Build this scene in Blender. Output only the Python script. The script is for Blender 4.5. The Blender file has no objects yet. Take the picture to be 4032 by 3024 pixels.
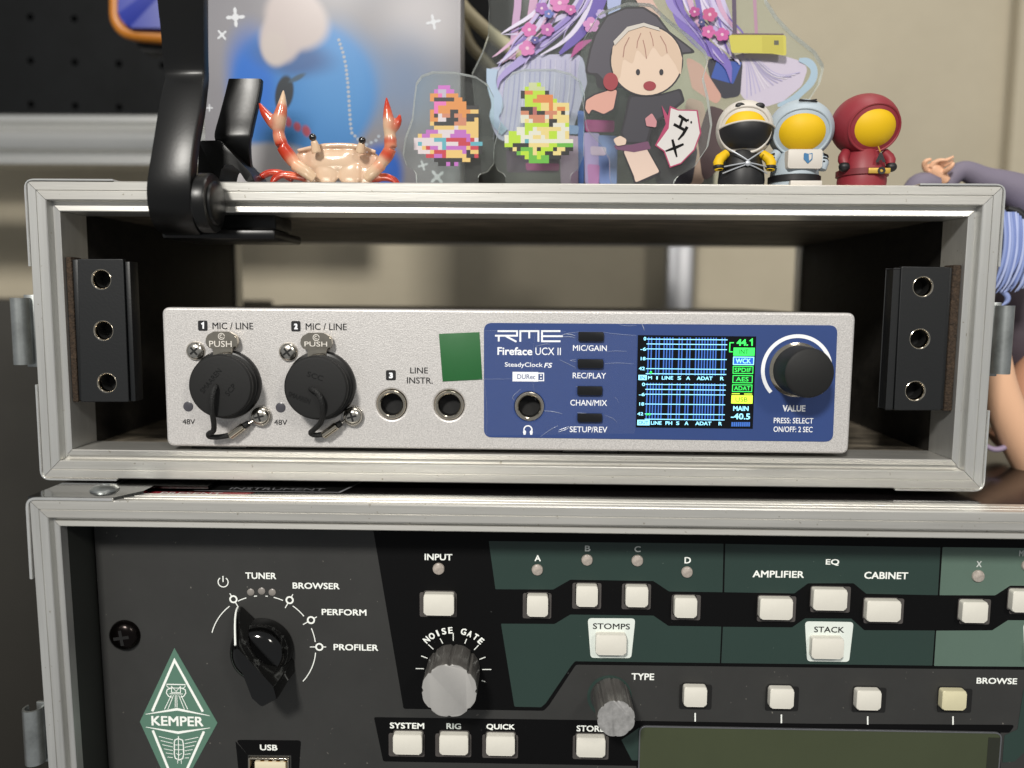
import bpy, bmesh, math, random
import numpy as np
from mathutils import Vector, Matrix, kdtree
random.seed(7)
sc = bpy.context.scene
C = sc.collection
S = 0.001                                   # everything below is in millimetres
# ------------------------------------------------------------------ camera
FP, PIT, YAW, ROL = 3200.0, 0.108, -0.019, 0.008
CAM = np.array([6.046, -251.061, 58.874])
F_ = np.array([math.sin(YAW)*math.cos(PIT), math.cos(YAW)*math.cos(PIT), -math.sin(PIT)])
R_ = np.cross(F_, [0, 0, 1]); R_ /= np.linalg.norm(R_); U_ = np.cross(R_, F_)
RX = R_*math.cos(ROL)+U_*math.sin(ROL); UX = -R_*math.sin(ROL)+U_*math.cos(ROL)
cd = bpy.data.cameras.new('camera'); cam = bpy.data.objects.new('camera', cd); C.objects.link(cam)
cam.matrix_world = Matrix([[RX[0], UX[0], -F_[0], CAM[0]*S], [RX[1], UX[1], -F_[1], CAM[1]*S], [RX[2], UX[2], -F_[2], CAM[2]*S], [0, 0, 0, 1]])
cd.sensor_width = 36; cd.lens = FP/4032*36; cd.clip_start = 0.01; cd.clip_end = 50
cd.dof.use_dof = True; cd.dof.focus_distance = 0.252; cd.dof.aperture_fstop = 6.5
sc.camera = cam
# ------------------------------------------------------------------ light
w = bpy.data.worlds.new('World'); sc.world = w; w.use_nodes = True
w.node_tree.nodes['Background'].inputs[0].default_value = (0.83, 0.85, 0.86, 1)
w.node_tree.nodes['Background'].inputs[1].default_value = 0.33
def area(name, loc, target, size, power, col):
    l = bpy.data.lights.new(name, 'AREA'); l.energy = power; l.size = size; l.color = col
    o = bpy.data.objects.new(name, l); C.objects.link(o); o.location = loc
    o.rotation_euler = (Vector(target)-Vector(loc)).to_track_quat('-Z', 'Y').to_euler()
area('ceiling_lamp', (-0.30, -1.05, 0.74), (0, 0, 0.0), 0.16, 17, (1, .965, .90))
area('wall_fill', (0.25, -0.02, 1.25), (0.0, 0.33, 0.03), 0.35, 4.2, (1, .96, .89))  # added area light that brightens the wall behind the case
area('side_lamp', (0.55, -0.95, 0.60), (0, 0, 0), 0.16, 3.6, (1, .955, .87))
sc.view_settings.view_transform = 'Standard'; sc.view_settings.look = 'None'
sc.view_settings.exposure = 0.0; sc.view_settings.gamma = 1

# ------------------------------------------------------------------ picture point -> point on the plane at depth y
CR = dict(A=(0, 0, 1.659), B=(900, 0, 1.8436), C=(1900, 0, 1.8436), D=(2700, 0, 1.6592), E=(0, 900, 1.508), F=(600, 1150, 2.37),
          G=(1350, 1150, 2.1067), H=(2200, 1200, 2.765), I=(2900, 1200, 1.954), J=(0, 1800, 1.355), K=(700, 2050, 1.703),
          L=(1400, 2050, 1.703), M=(2200, 2050, 1.703), N=(3032, 2050, 1.703), O=(3300, 900, 1.3825), V=(0, 0, .54861), Z=(0, 0, 1))
def q(c, x, y, Y):
    ox, oy, s = CR[c]; px = ox+x/s; py = oy+y/s
    d = F_*FP+RX*(px-2016)-UX*(py-1512); t = (Y-CAM[1])/d[1]; p = CAM+d*t
    return (p[0], Y, p[2])
def q2(c, x, y, Y): p = q(c, x, y, Y); return (p[0], p[2])
def qs(c, pts, Y): return [q2(c, x, y, Y) for x, y in pts]
def scale_at(Y): return FP/(Y-CAM[1])       # picture px per mm

# ------------------------------------------------------------------ materials
def lin(h):
    v = [int(h[i:i+2], 16)/255 for i in (0, 2, 4)]
    return tuple((c/12.92 if c <= .04045 else ((c+.055)/1.055)**2.4) for c in v)+(1,)
def mat(name, col, rough=.5, metal=0, var=0, vs=300, bump=0, bs=2000, bd=.0002, stretch=None, spec=.5, coat=0, emit=0, var_col=None, alpha_tr=None, speck=None):
    m = bpy.data.materials.new(name); m.use_nodes = True; nt = m.node_tree; N = nt.nodes; L = nt.links
    b = N['Principled BSDF']; c = lin(col) if isinstance(col, str) else tuple(col)+(1,)
    b.inputs['Base Color'].default_value = c; b.inputs['Roughness'].default_value = rough
    b.inputs['Metallic'].default_value = metal; b.inputs['Specular IOR Level'].default_value = spec
    b.inputs['Coat Weight'].default_value = coat; b.inputs['Coat Roughness'].default_value = .08
    if emit: b.inputs['Emission Color'].default_value = c; b.inputs['Emission Strength'].default_value = emit
    if var or bump:
        tc = N.new('ShaderNodeTexCoord'); mp = N.new('ShaderNodeMapping'); L.new(tc.outputs['Object'], mp.inputs[0])
        if stretch: mp.inputs['Scale'].default_value = stretch
    if var:
        n = N.new('ShaderNodeTexNoise'); n.inputs['Scale'].default_value = vs; n.inputs['Detail'].default_value = 5; n.inputs['Roughness'].default_value = .65
        L.new(mp.outputs[0], n.inputs[0]); r = N.new('ShaderNodeMapRange'); r.inputs[1].default_value = .3; r.inputs[2].default_value = .7
        L.new(n.outputs['Fac'], r.inputs[0]); mx = N.new('ShaderNodeMix'); mx.data_type = 'RGBA'
        vc = lin(var_col) if var_col else tuple(x*(1-var) for x in c[:3])+(1,)
        mx.inputs[6].default_value = tuple(min(1, x*(1+var*.4)) for x in c[:3])+(1,) if not var_col else c; mx.inputs[7].default_value = vc
        L.new(r.outputs[0], mx.inputs[0]); L.new(mx.outputs[2], b.inputs['Base Color'])
        r2 = N.new('ShaderNodeMapRange'); r2.inputs[3].default_value = rough*.85; r2.inputs[4].default_value = min(1, rough*1.2)
        L.new(n.outputs['Fac'], r2.inputs[0]); L.new(r2.outputs[0], b.inputs['Roughness'])
    if bump:
        n2 = N.new('ShaderNodeTexNoise'); n2.inputs['Scale'].default_value = bs; n2.inputs['Detail'].default_value = 3
        L.new(mp.outputs[0], n2.inputs[0]); bp = N.new('ShaderNodeBump'); bp.inputs['Strength'].default_value = bump; bp.inputs['Distance'].default_value = bd
        L.new(n2.outputs['Fac'], bp.inputs['Height']); L.new(bp.outputs[0], b.inputs['Normal'])
    if speck:                                 # small scattered marks: (scale, threshold, colour)
        tc2 = N.new('ShaderNodeTexCoord'); ns = N.new('ShaderNodeTexNoise'); ns.inputs['Scale'].default_value = speck[0]; ns.inputs['Detail'].default_value = 2; L.new(tc2.outputs['Object'], ns.inputs[0])
        rs = N.new('ShaderNodeMapRange'); rs.inputs[1].default_value = speck[1]; rs.inputs[2].default_value = speck[1]+.03; L.new(ns.outputs['Fac'], rs.inputs[0])
        m3 = N.new('ShaderNodeMix'); m3.data_type = 'RGBA'; m3.inputs[6].default_value = c; m3.inputs[7].default_value = lin(speck[2]); src = b.inputs['Base Color'].links
        if src: L.new(src[0].from_socket, m3.inputs[6])
        L.new(rs.outputs[0], m3.inputs[0]); L.new(m3.outputs[2], b.inputs['Base Color'])
    if alpha_tr is not None:                  # clear sheet: mostly see-through, fresnel gloss
        out = N['Material Output']; t = N.new('ShaderNodeBsdfTransparent'); t.inputs[0].default_value = lin(alpha_tr[0]); fr = N.new('ShaderNodeFresnel'); fr.inputs[0].default_value = 1.45
        ma = N.new('ShaderNodeMath'); ma.operation = 'MULTIPLY_ADD'; ma.inputs[1].default_value = alpha_tr[2] if len(alpha_tr) > 2 else .8; ma.inputs[2].default_value = alpha_tr[1]; ma.use_clamp = True
        mix = N.new('ShaderNodeMixShader'); L.new(fr.outputs[0], ma.inputs[0]); L.new(ma.outputs[0], mix.inputs[0]); L.new(t.outputs[0], mix.inputs[1]); L.new(b.outputs[0], mix.inputs[2]); L.new(mix.outputs[0], out.inputs[0])
    return m
alu = mat('satin_aluminium', 'd4d2cc', .36, .72, var=.2, vs=90, bump=.08, bs=900, stretch=(.15, 1, 3), speck=(800, .72, 'a9a498'))
alu_v = mat('satin_aluminium_upright', 'cfcfcc', .36, .72, var=.2, vs=90, bump=.08, bs=900, stretch=(3, 1, .15), speck=(800, .73, 'a9a498'))
steel = mat('bright_steel', 'ececea', .22, .8, var=.1, vs=200)
zinc = mat('zinc_plate', 'a9adac', .36, .9, var=.35, vs=160, bump=.1, bs=600)
nickel = mat('nickel', 'cfc6b6', .16, 1, var=.12, vs=400)
screwm = mat('screw_nickel', 'cdc8bf', .22, 1, var=.2, vs=900)
wood = mat('black_plywood', '0a0908', .7, 0, var=.6, vs=70, bump=.35, bs=260, bd=.0006, stretch=(.25, 1, 1.6), var_col='2b2824', spec=.25)
wood_top = mat('scuffed_black_plywood', '2a2620', .6, 0, var=.6, vs=200, bump=.6, bs=500, bd=.0006, stretch=(.25, 1, 1.6), var_col='8a8070')
lidm = mat('glossy_black_board', '0a0809', .22, 0, var=.4, vs=60, bump=.05, bs=300)
blackm = mat('black_powder_coat', '0c0e10', .45, .0, bump=.12, bs=1500, spec=.5)
clampm = mat('black_lacquered_steel', '0a0a0a', .34, 0, bump=.06, bs=900, spec=.4)
foam = mat('brown_foam_strip', '3b2d20', .95, 0, var=.7, vs=900, bump=1, bs=1400, bd=.0006)
bore = mat('black_bore', '030303', .7)
rubber = mat('black_rubber', '1b1b1b', .62, bump=.12, bs=1200, spec=.3)
rubber2 = mat('black_moulded_plastic', '0c0c0c', .35, spec=.4)
cordm = mat('black_braided_cord', '0d0d0d', .65, bump=1, bs=2200, bd=.0004)
silver = mat('sparkling_silver_paint', 'd2cfcd', .40, .35, var=.34, vs=2600, bump=.5, bs=2600, bd=.00018)
chassis = mat('silver_chassis', '9a9693', .5, .4)
blue = mat('blue_panel_print', '30457a', .36, 0, var=.05, vs=60, spec=.45)
whitep = mat('white_print', 'eceef2', .5)
blackp = mat('black_print', '0c0c0f', .5)
greenst = mat('green_sticker', '1a5c2b', .55, var=.05, vs=200)
keyblack = mat('black_key', '0c0d10', .38)
dimled = mat('unlit_indicator', '4b4a50', .25, spec=.6)
tuneled = mat('grey_tuner_light', '85807b', .3, spec=.6)
film = mat('clear_film', 'f0f4ff', .08, alpha_tr=('ffffff', .0, .3))
crease = mat('film_crease', 'e8eef8', .12, alpha_tr=('ffffff', .16))
scr = mat('screen_black', '020408', .1, spec=.5)
def em(n, h, s): return mat(n, h, .5, emit=s)
e_cy = em('screen_cyan', '8ed9f5', .9); e_bl = em('screen_blue', '3563b4', .42); e_gr = em('screen_green', '35dd57', .9); e_gd = em('screen_dark_green', '0b4420', .8)
e_ye = em('screen_yellow', 'c6ee3f', 1.0); e_wb = em('screen_royal', '1a50b0', .9); e_dk = em('screen_ink', '03160f', .3); e_olive = em('screen_olive', '2f4a0a', .5)
kgrey = mat('charcoal_panel', '323231', .5, 0, var=.16, vs=50, bump=.12, bs=3000, bd=.0001, spec=.4, speck=(700, .735, '6f6c66'))
kblack = mat('black_panel_print', '040405', .6, spec=.15, speck=(650, .75, '3a3a3a'))
kgreen = mat('dark_green_print', '283a35', .42, var=.06, vs=40, spec=.4, speck=(700, .75, '7b8a83'))
klight = mat('sage_green_print', '566b60', .45, var=.06, vs=40)
klogo = mat('logo_green', '557868', .5)
kwhite = mat('off_white_print', 'f2f5f0', .5)
kdim = mat('grey_print', 'c0c6c2', .5)
kplate = mat('white_plate_print', 'dbe2dc', .45)
kwell = mat('button_well', '484442', .6)
key = mat('milky_white_key', 'd9d6cc', .42, var=.05, vs=150, spec=.45)
keyy = mat('yellowed_white_key', 'd2cba9', .42, var=.08, vs=150)
knobside = mat('smoky_knob_side', '6c6966', .3, .4, var=.3, vs=220, stretch=(3, .4, 1), spec=.6)
knobtop = mat('brushed_knob_top', 'bab8b5', .42, .5, var=.06, vs=250)
speckle = mat('flaking_knob_top', 'aeadac', .45, .5, var=.35, vs=420)
gloss = mat('glossy_black_bakelite', '060606', .10, spec=.6)
lcd = mat('unlit_olive_display', '3f4530', .14, 0, var=.1, vs=20, spec=.5)
ledm = mat('smoky_indicator_dome', 'b0a69d', .2, spec=.8, var=.4, vs=900)
pcb = mat('cream_plastic', 'd9cfb4', .5)
gold = mat('gold_contact', 'b98f3c', .3, 1)
wallm = mat('beige_wall_paint', 'b0a793', .85, var=.07, vs=12, bump=.25, bs=120, bd=.001)
greym = mat('dull_grey_cabinet_side', '26241f', .8, var=.12, vs=8)
peg = mat('dark_pegboard_steel', '030507', .6, spec=.15, var=.35, vs=30)
acr = mat('clear_acrylic', 'ffffff', .04, alpha_tr=('f6faf8', .0))
acre = mat('clear_acrylic_edge', 'e6e8e6', .08, alpha_tr=('e8ece8', .30))

# ------------------------------------------------------------------ mesh helpers
class B:
    def __init__(s): s.v = []; s.f = []; s.m = []; s.sm = True
    def add(s, vs, fs, mi=0):
        o = len(s.v); s.v += [tuple(x) for x in vs]; s.f += [tuple(i+o for i in f) for f in fs]; s.m += [mi]*len(fs); return s
    def bm(s, bm_, mi=0, M=None):
        vs = [tuple((M@v.co) if M else v.co) for v in bm_.verts]; bm_.verts.index_update(); fs = [tuple(v.index for v in f.verts) for f in bm_.faces]; bm_.free(); return s.add(vs, fs, mi)
    def box(s, x0, y0, z0, x1, y1, z1, r=0, seg=2, mi=0):
        b = bmesh.new(); bmesh.ops.create_cube(b, size=1)
        for v in b.verts: v.co = Vector(((x0+x1)/2+v.co.x*(x1-x0), (y0+y1)/2+v.co.y*(y1-y0), (z0+z1)/2+v.co.z*(z1-z0)))
        if r: bmesh.ops.bevel(b, geom=b.edges[:], offset=r, segments=seg, profile=.5, affect='EDGES')
        return s.bm(b, mi)
    def prism(s, pts, y0, y1, mi=0, side=None, r=0, seg=2):       # outline in (x,z); y0 = front
        a = sum(pts[i][0]*pts[(i+1) % len(pts)][1]-pts[(i+1) % len(pts)][0]*pts[i][1] for i in range(len(pts)))
        if a < 0: pts = pts[::-1]
        n = len(pts)
        if r:
            b = bmesh.new(); fv = [b.verts.new((p[0], y0, p[1])) for p in pts]; bv = [b.verts.new((p[0], y1, p[1])) for p in pts]
            ff = b.faces.new(fv); b.faces.new(bv[::-1])
            for i in range(n): b.faces.new((fv[i], bv[i], bv[(i+1) % n], fv[(i+1) % n]))
            bmesh.ops.bevel(b, geom=list(ff.edges), offset=r, segments=seg, profile=.5, affect='EDGES'); bmesh.ops.recalc_face_normals(b, faces=b.faces); return s.bm(b, mi)
        s.add([(p[0], y0, p[1]) for p in pts]+[(p[0], y1, p[1]) for p in pts], [tuple(range(n)), tuple(range(2*n-1, n-1, -1))], mi)
        o = len(s.v)-2*n
        for i in range(n): s.f.append((o+i, o+n+i, o+n+(i+1) % n, o+(i+1) % n)); s.m.append(mi if side is None else side)
        return s
    def flat(s, pts, y, mi=0):
        a = sum(pts[i][0]*pts[(i+1) % len(pts)][1]-pts[(i+1) % len(pts)][0]*pts[i][1] for i in range(len(pts)))
        if a < 0: pts = pts[::-1]
        return s.add([(p[0], y, p[1]) for p in pts], [tuple(range(len(pts)))], mi)
    def stroke(s, pts, wd, y, mi=0, closed=False):
        P = [Vector(p) for p in pts]; n = len(P); Lf = []; Rt = []
        W = wd if isinstance(wd, (list, tuple)) else [wd]*n
        for i in range(n):
            a = P[(i-1) % n] if (i or closed) else None; c = P[(i+1) % n] if (i < n-1 or closed) else None
            d1 = (P[i]-a).normalized() if a is not None else None; d2 = (c-P[i]).normalized() if c is not None else None
            if d1 is None: t = d2; k = 1
            elif d2 is None: t = d1; k = 1
            else:
                t = d1+d2; t = t.normalized() if t.length > 1e-6 else d1; k = 1/max(.45, t.dot(d1))
            nn = Vector((-t.y, t.x))*W[i]/2*k; Lf.append(P[i]+nn); Rt.append(P[i]-nn)
        vs = [(p.x, y, p.y) for p in Lf]+[(p.x, y, p.y) for p in Rt]
        fs = [(i, n+i, n+(i+1) % n, (i+1) % n) for i in range(n if closed else n-1)]
        return s.add(vs, fs, mi)
    def lathe(s, prof, cx, cz, n=40, mi=0, mod=None, tilt=(0, 0), cap0=False):  # prof: (r, y); axis along y
        vs = []; fs = []; k = len(prof)
        for r, y in prof:
            for j in range(n):
                a = 2*math.pi*j/n; rr = r*(mod(a, r, y) if mod else 1); vs.append((cx+rr*math.cos(a)+tilt[0]*y, y, cz+rr*math.sin(a)+tilt[1]*y))
        for i in range(k-1):
            for j in range(n): fs.append((i*n+j, i*n+(j+1) % n, (i+1)*n+(j+1) % n, (i+1)*n+j))
        if prof[0][0] < .05 or cap0: fs.append(tuple(range(n))[::-1])
        if prof[-1][0] < .05: fs.append(tuple(range((k-1)*n, k*n)))
        return s.add(vs, fs, mi)
    def spin(s, prof, cx, cy, n=32, mi=0, sx=1, sy=1):             # prof: (r, z); axis along z
        vs = [(cx+r*math.cos(2*math.pi*j/n)*sx, cy+r*math.sin(2*math.pi*j/n)*sy, z) for r, z in prof for j in range(n)]; k = len(prof)
        fs = [(i*n+j, i*n+(j+1) % n, (i+1)*n+(j+1) % n, (i+1)*n+j) for i in range(k-1) for j in range(n)]+[tuple(range(n))[::-1], tuple(range((k-1)*n, k*n))]
        return s.add(vs, fs, mi)
    def tube(s, pts, rad, n=12, mi=0, smooth=0, flat=1):
        P = [Vector(p) for p in pts]; Rd = list(rad) if isinstance(rad, (list, tuple)) else [rad]*len(P)
        for _ in range(smooth):                                     # subdivide with corner cutting
            Q = [P[0]]; T = [Rd[0]]
            for i in range(len(P)-1):
                Q += [P[i]*.75+P[i+1]*.25, P[i]*.25+P[i+1]*.75]; T += [Rd[i]*.75+Rd[i+1]*.25, Rd[i]*.25+Rd[i+1]*.75]
            P = Q+[P[-1]]; Rd = T+[Rd[-1]]
        up = Vector((0, 0, 1)); vs = []; prev = None
        for i, p in enumerate(P):
            t = (P[min(i+1, len(P)-1)]-P[max(i-1, 0)]).normalized()
            if prev is None: prev = t.cross(up if abs(t.z) < .9 else Vector((1, 0, 0))).normalized()
            u = (prev-t*prev.dot(t)).normalized(); prev = u; v = t.cross(u)
            for j in range(n):
                a = 2*math.pi*j/n; vs.append(p+(u*math.cos(a)+v*math.sin(a)*flat)*Rd[i])
        k = len(P); fs = [(i*n+j, i*n+(j+1) % n, (i+1)*n+(j+1) % n, (i+1)*n+j) for i in range(k-1) for j in range(n)]
        fs += [tuple(range(n))[::-1], tuple(range((k-1)*n, k*n))]
        return s.add(vs, fs, mi)
    def ball(s, c, r, n=14, mi=0):
        b = bmesh.new(); bmesh.ops.create_uvsphere(b, u_segments=n*2, v_segments=n, radius=1)
        if not isinstance(r, (list, tuple)): r = (r, r, r)
        for v in b.verts: v.co = Vector((c[0]+v.co.x*r[0], c[1]+v.co.y*r[1], c[2]+v.co.z*r[2]))
        return s.bm(b, mi)
    def curve(s, outs, y0, y1, bev=0, mi=0):                        # outlines with holes, extruded
        cu = bpy.data.curves.new('t', 'CURVE'); cu.dimensions = '2D'; cu.fill_mode = 'BOTH'
        for o in outs:
            sp = cu.splines.new('POLY'); sp.points.add(len(o)-1); sp.use_cyclic_u = True
            for p, c in zip(sp.points, o): p.co = (c[0], c[1], 0, 1)
        cu.extrude = (y1-y0)/2-bev; cu.bevel_depth = bev; cu.offset = -bev; cu.bevel_resolution = 2
        return s._obj(cu, lambda v: (v.x, (y0+y1)/2-v.z, v.y), mi)
    def _obj(s, data, fn, mi):
        o = bpy.data.objects.new('t', data); C.objects.link(o); dg = bpy.context.evaluated_depsgraph_get(); me = bpy.data.meshes.new_from_object(o.evaluated_get(dg))
        s.add([fn(v.co) for v in me.vertices], [tuple(p.vertices) for p in me.polygons], mi)
        bpy.data.objects.remove(o); bpy.data.meshes.remove(me); return s
    def mesh(s, name, mats, ang=35):
        v = np.array(s.v, dtype=float); c = (v.min(0)+v.max(0))/2
        me = bpy.data.meshes.new(name); me.from_pydata([tuple(x) for x in ((v-c)*S)], [], s.f)
        for m in mats: me.materials.append(m)
        me.polygons.foreach_set('material_index', s.m); me.update()
        if s.sm: me.shade_smooth(); me.set_sharp_from_angle(angle=math.radians(ang))
        return me, c
ROOTLOC = {}
def put(name, b, mats, parent=None, kind=None, ang=35, **props):
    if not isinstance(mats, (list, tuple)): mats = [mats]
    me, c = b.mesh(name, mats, ang); o = bpy.data.objects.new(name, me); C.objects.link(o)
    wl = Vector(c)*S; ROOTLOC[o.name] = wl
    if parent: o.parent = parent; o.location = wl-ROOTLOC[parent.name]
    else: o.location = wl
    if kind: o['kind'] = kind
    for k, v in props.items(): o[k] = v
    return o
def place(name, me, loc, parent, **props):                         # shared mesh at another spot
    o = bpy.data.objects.new(name, me); C.objects.link(o); wl = Vector(loc)*S; ROOTLOC[o.name] = wl
    o.parent = parent; o.location = wl-ROOTLOC[parent.name]
    for k, v in props.items(): o[k] = v
    return o
def thing(name, label, cat, base, group=None):
    o = bpy.data.objects.new(name, None); C.objects.link(o); o.location = Vector(base)*S; ROOTLOC[o.name] = Vector(base)*S
    o.empty_display_size = .01; o['label'] = label; o['category'] = cat
    if group: o['group'] = group
    return o
def copy_tree(o, loc, label, group):                               # a copy of a thing with all its parts
    def cp(a, par):
        c = a.copy(); C.objects.link(c)
        if par: c.parent = par
        for ch in [x for x in list(C.objects) if x.parent == a]: cp(ch, c)
        return c
    r = cp(o, None); r.location = Vector(loc)*S; r['label'] = label; r['group'] = group; ROOTLOC[r.name] = Vector(loc)*S
    return r
def circ(cx, cz, r, n=36, a0=0, a1=360):
    full = abs(a1-a0) >= 360
    return [(cx+r*math.cos(math.radians(a0+(a1-a0)*i/(n if full else n-1))), cz+r*math.sin(math.radians(a0+(a1-a0)*i/(n if full else n-1)))) for i in range(n)]
def rpoly(pts, r, n=4):
    out = []; k = len(pts); R = r if isinstance(r, (list, tuple)) else [r]*k
    for i in range(k):
        p = Vector(pts[i]); a = Vector(pts[i-1])-p; b = Vector(pts[(i+1) % k])-p
        if R[i] <= 0: out.append(tuple(p)); continue
        ang = a.angle(b); d = min(R[i]/math.tan(ang/2), a.length*.45, b.length*.45); A = p+a.normalized()*d; Bq = p+b.normalized()*d
        for j in range(n+1):
            t = j/n; out.append(tuple(A*(1-t)**2+p*2*t*(1-t)+Bq*t*t))
    return out
def rect(x0, z0, x1, z1): return [(x0, z0), (x1, z0), (x1, z1), (x0, z1)]
def crect(c, x0, y0, x1, y1, Y):                                    # level rectangle fitted to a picture box
    a = q2(c, (x0+x1)/2, (y0+y1)/2, Y); s = CR[c][2]*scale_at(Y); w_ = (x1-x0)/s/2; h_ = (y1-y0)/s/2
    return (a[0]-w_, a[1]-h_, a[0]+w_, a[1]+h_)
TXT = {}
def glyphs(st, bold):
    if (st, bold) in TXT: return TXT[(st, bold)]
    cu = bpy.data.curves.new('t', 'FONT'); cu.body = st; cu.size = 10; cu.resolution_u = 3
    b = B(); b._obj(cu, lambda v: (v.x, 0, v.y), 0); v = np.array(b.v)
    lo, hi = v.min(0), v.max(0); hi = np.where(hi-lo < 1e-6, lo+1, hi); TXT[(st, bold)] = ((v-lo)/(hi-lo), b.f); return TXT[(st, bold)]
def text(b, st, c, x0, y0, x1, y1, Y, bold=.15, mi=0, shear=0, rot=0, box=None):
    v, f = glyphs(st, 0); X0, Z0, X1, Z1 = box or crect(c, x0, y0, x1, y1, Y); dl = max(0, bold)*.095*(Z1-Z0)
    vs = []
    cx, cz = (X0+X1)/2, (Z0+Z1)/2; ca, sa = math.cos(rot), math.sin(rot)
    for a in v:
        x = (a[0]-.5)*(X1-X0-2*dl)+shear*(a[2]-.5)*(Z1-Z0); z = (a[2]-.5)*(Z1-Z0-2*dl*.8); vs.append((cx+x*ca-z*sa, Y, cz+x*sa+z*ca))
    for k, (ex, ez) in enumerate(((0, 0), (1, .5), (-1, .5), (1, -.5), (-1, -.5)) if dl > .003 else ((0, 0),)): b.add([(p[0]+ex*dl, p[1]-k*.003, p[2]+ez*dl*1.6) for p in vs], f, mi)

# ================================================================== SETTING
put('wall', B().box(-900, 330, -500, 470, 345, 900), wallm, kind='structure')
p = q('D', 2150, 300, 322)
put('wall_pier', B().box(p[0], 318, -500, p[0]+300, 329.5, 900, r=3), wallm, kind='structure')
put('desk', B().box(-700, -60, -200, 700, 329, -176, r=2), mat('dark_desk', '241d1a', .5), kind='structure')

# ================================================================== UPPER CASE
W, H, D = 296.0, 92.8, 153.0
PROF = [(0, .4), (.35, 0), (2.7, 0), (2.8, .35), (3.05, .35), (3.15, 0), (5.5, 0), (5.75, .25), (6.0, 3.0), (7.1, 3.0), (7.3, 1.7), (8.8, 1.5), (9.05, 1.7), (9.1, 16.5), (8.2, 16.5), (8.1, 5.0), (.9, 5.0), (.9, 27), (0, 27)]
def frame(cor, prof, y0, dirn, parent, mh=alu, mv=alu_v):           # cor TL TR BR BL; four mitred members
    sg = [(1, -1), (-1, -1), (-1, 1), (1, 1)]
    for k in range(4):
        a, b_ = k, (k+1) % 4; n = len(prof); vs = []
        dx, dz = cor[b_][0]-cor[a][0], cor[b_][1]-cor[a][1]; l = math.hypot(dx, dz); g = .09
        for c, s_ in ((a, 1), (b_, -1)):
            for u, y in prof: vs.append((cor[c][0]+sg[c][0]*u+dx/l*g*s_, y0+dirn*y, cor[c][1]+sg[c][1]*u+dz/l*g*s_))
        fs = [(i, (i+1) % n, n+(i+1) % n, n+i) for i in range(n)]+[tuple(range(n))[::-1], tuple(range(n, 2*n))]
        bb = B().add(vs, fs); b2 = bmesh.new(); [b2.verts.new(v) for v in bb.v]; b2.verts.ensure_lookup_table()
        for f in bb.f: b2.faces.new([b2.verts[i] for i in f])
        bmesh.ops.recalc_face_normals(b2, faces=b2.faces); put('frame_rail', B().bm(b2), mh if k % 2 == 0 else mv, parent, ang=20)
case = thing('rack_case', 'small open rack flight case with silver aluminium edges, on top of the big one', 'rack case', (0, 60, 0))
cor = [(-W/2, H), (W/2, H), (W/2, 0), (-W/2, 0)]
frame(cor, PROF, 0, 1, case)
RPROF = [(0, 0), (8.9, 0), (9.0, 9), (8.2, 9), (8.1, 3), (.9, 3), (.9, 27), (0, 27)]
frame(cor, RPROF, D+9, -1, case)
u = 8.3
put('side_panel', B().box(-W/2+1, 5.2, 1, -W/2+u, D+5, H-1, r=.2), wood, case)
put('side_panel', B().box(W/2-u, 5.2, 1, W/2-1, D+5, H-1, r=.2), wood, case)
put('top_panel', B().box(-W/2+u+.05, 5.2, H-u, W/2-u-.05, D+5, H-1), wood_top, case)
put('bottom_panel', B().box(-W/2+u+.05, 5.2, 1, W/2-u-.05, D+5, u), wood_top, case)
def lbracket(cx, cz, sx, sz, lx, lz, y0, y1, t=.55, par=None, m=steel):
    r = 3.2; O = [(cx-sx*.05, cz+sz*lz), (cx-sx*t, cz+sz*lz), (cx-sx*t, cz-sz*t), (cx+sx*lx, cz-sz*t), (cx+sx*lx, cz-sz*.05), (cx-sx*.05, cz-sz*.05)]
    o = rpoly(O, [0, .3, r, .3, 0, r-1], 5)
    b = B().prism(o, y0, y1)
    return put('corner_bracket', b, m, par)
for sx, sz, lx, lz in ((1, -1, 27, 26), (-1, -1, 25, 24), (1, 1, 24, 30), (-1, 1, 27, 25)):
    lbracket(-sx*W/2, H if sz < 0 else 0, sx, sz, lx, lz, -.35, 27, par=case)
def catch(c, x0, y0, x1, y1, side, par, Y=8):
    X0, Z0, X1, Z1 = crect(c, x0, y0, x1, y1, Y); b = B(); n = 14; o = []
    r = (X1-X0)/2; cx = (X0+X1)/2
    ring = [(math.cos(t)*r, -math.sin(t)*3.2) for t in [math.radians(-30+240*i/n) for i in range(n+1)]]
    inner = [(a*.78, b_*.72) for a, b_ in ring[::-1]]
    pf = [(cx+side*a, Y-2+b_) for a, b_ in ring+inner]; k = len(pf)
    vs = [(p[0], p[1], z) for z in (Z0, Z1) for p in pf]; fs = [(i, (i+1) % k, k+(i+1) % k, k+i) for i in range(k)]+[tuple(range(k)), tuple(range(k, 2*k))[::-1]]
    b.add(vs, fs); b.box(min(cx, cx-side*r*1.3)+.1, Y-.5, Z0-1, max(cx, cx-side*r*1.3), Y+.7, Z1+1, r=.2)
    b2 = bmesh.new(); [b2.verts.new(v) for v in b.v]; b2.verts.ensure_lookup_table(); [b2.faces.new([b2.verts[i] for i in f]) for f in b.f]; bmesh.ops.recalc_face_normals(b2, faces=b2.faces)
    put('latch_catch', B().bm(b2), zinc, par)
catch('E', 102, 410, 206, 805, -1, case); catch('I', 1948, 10, 2082, 523, 1, case)
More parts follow.
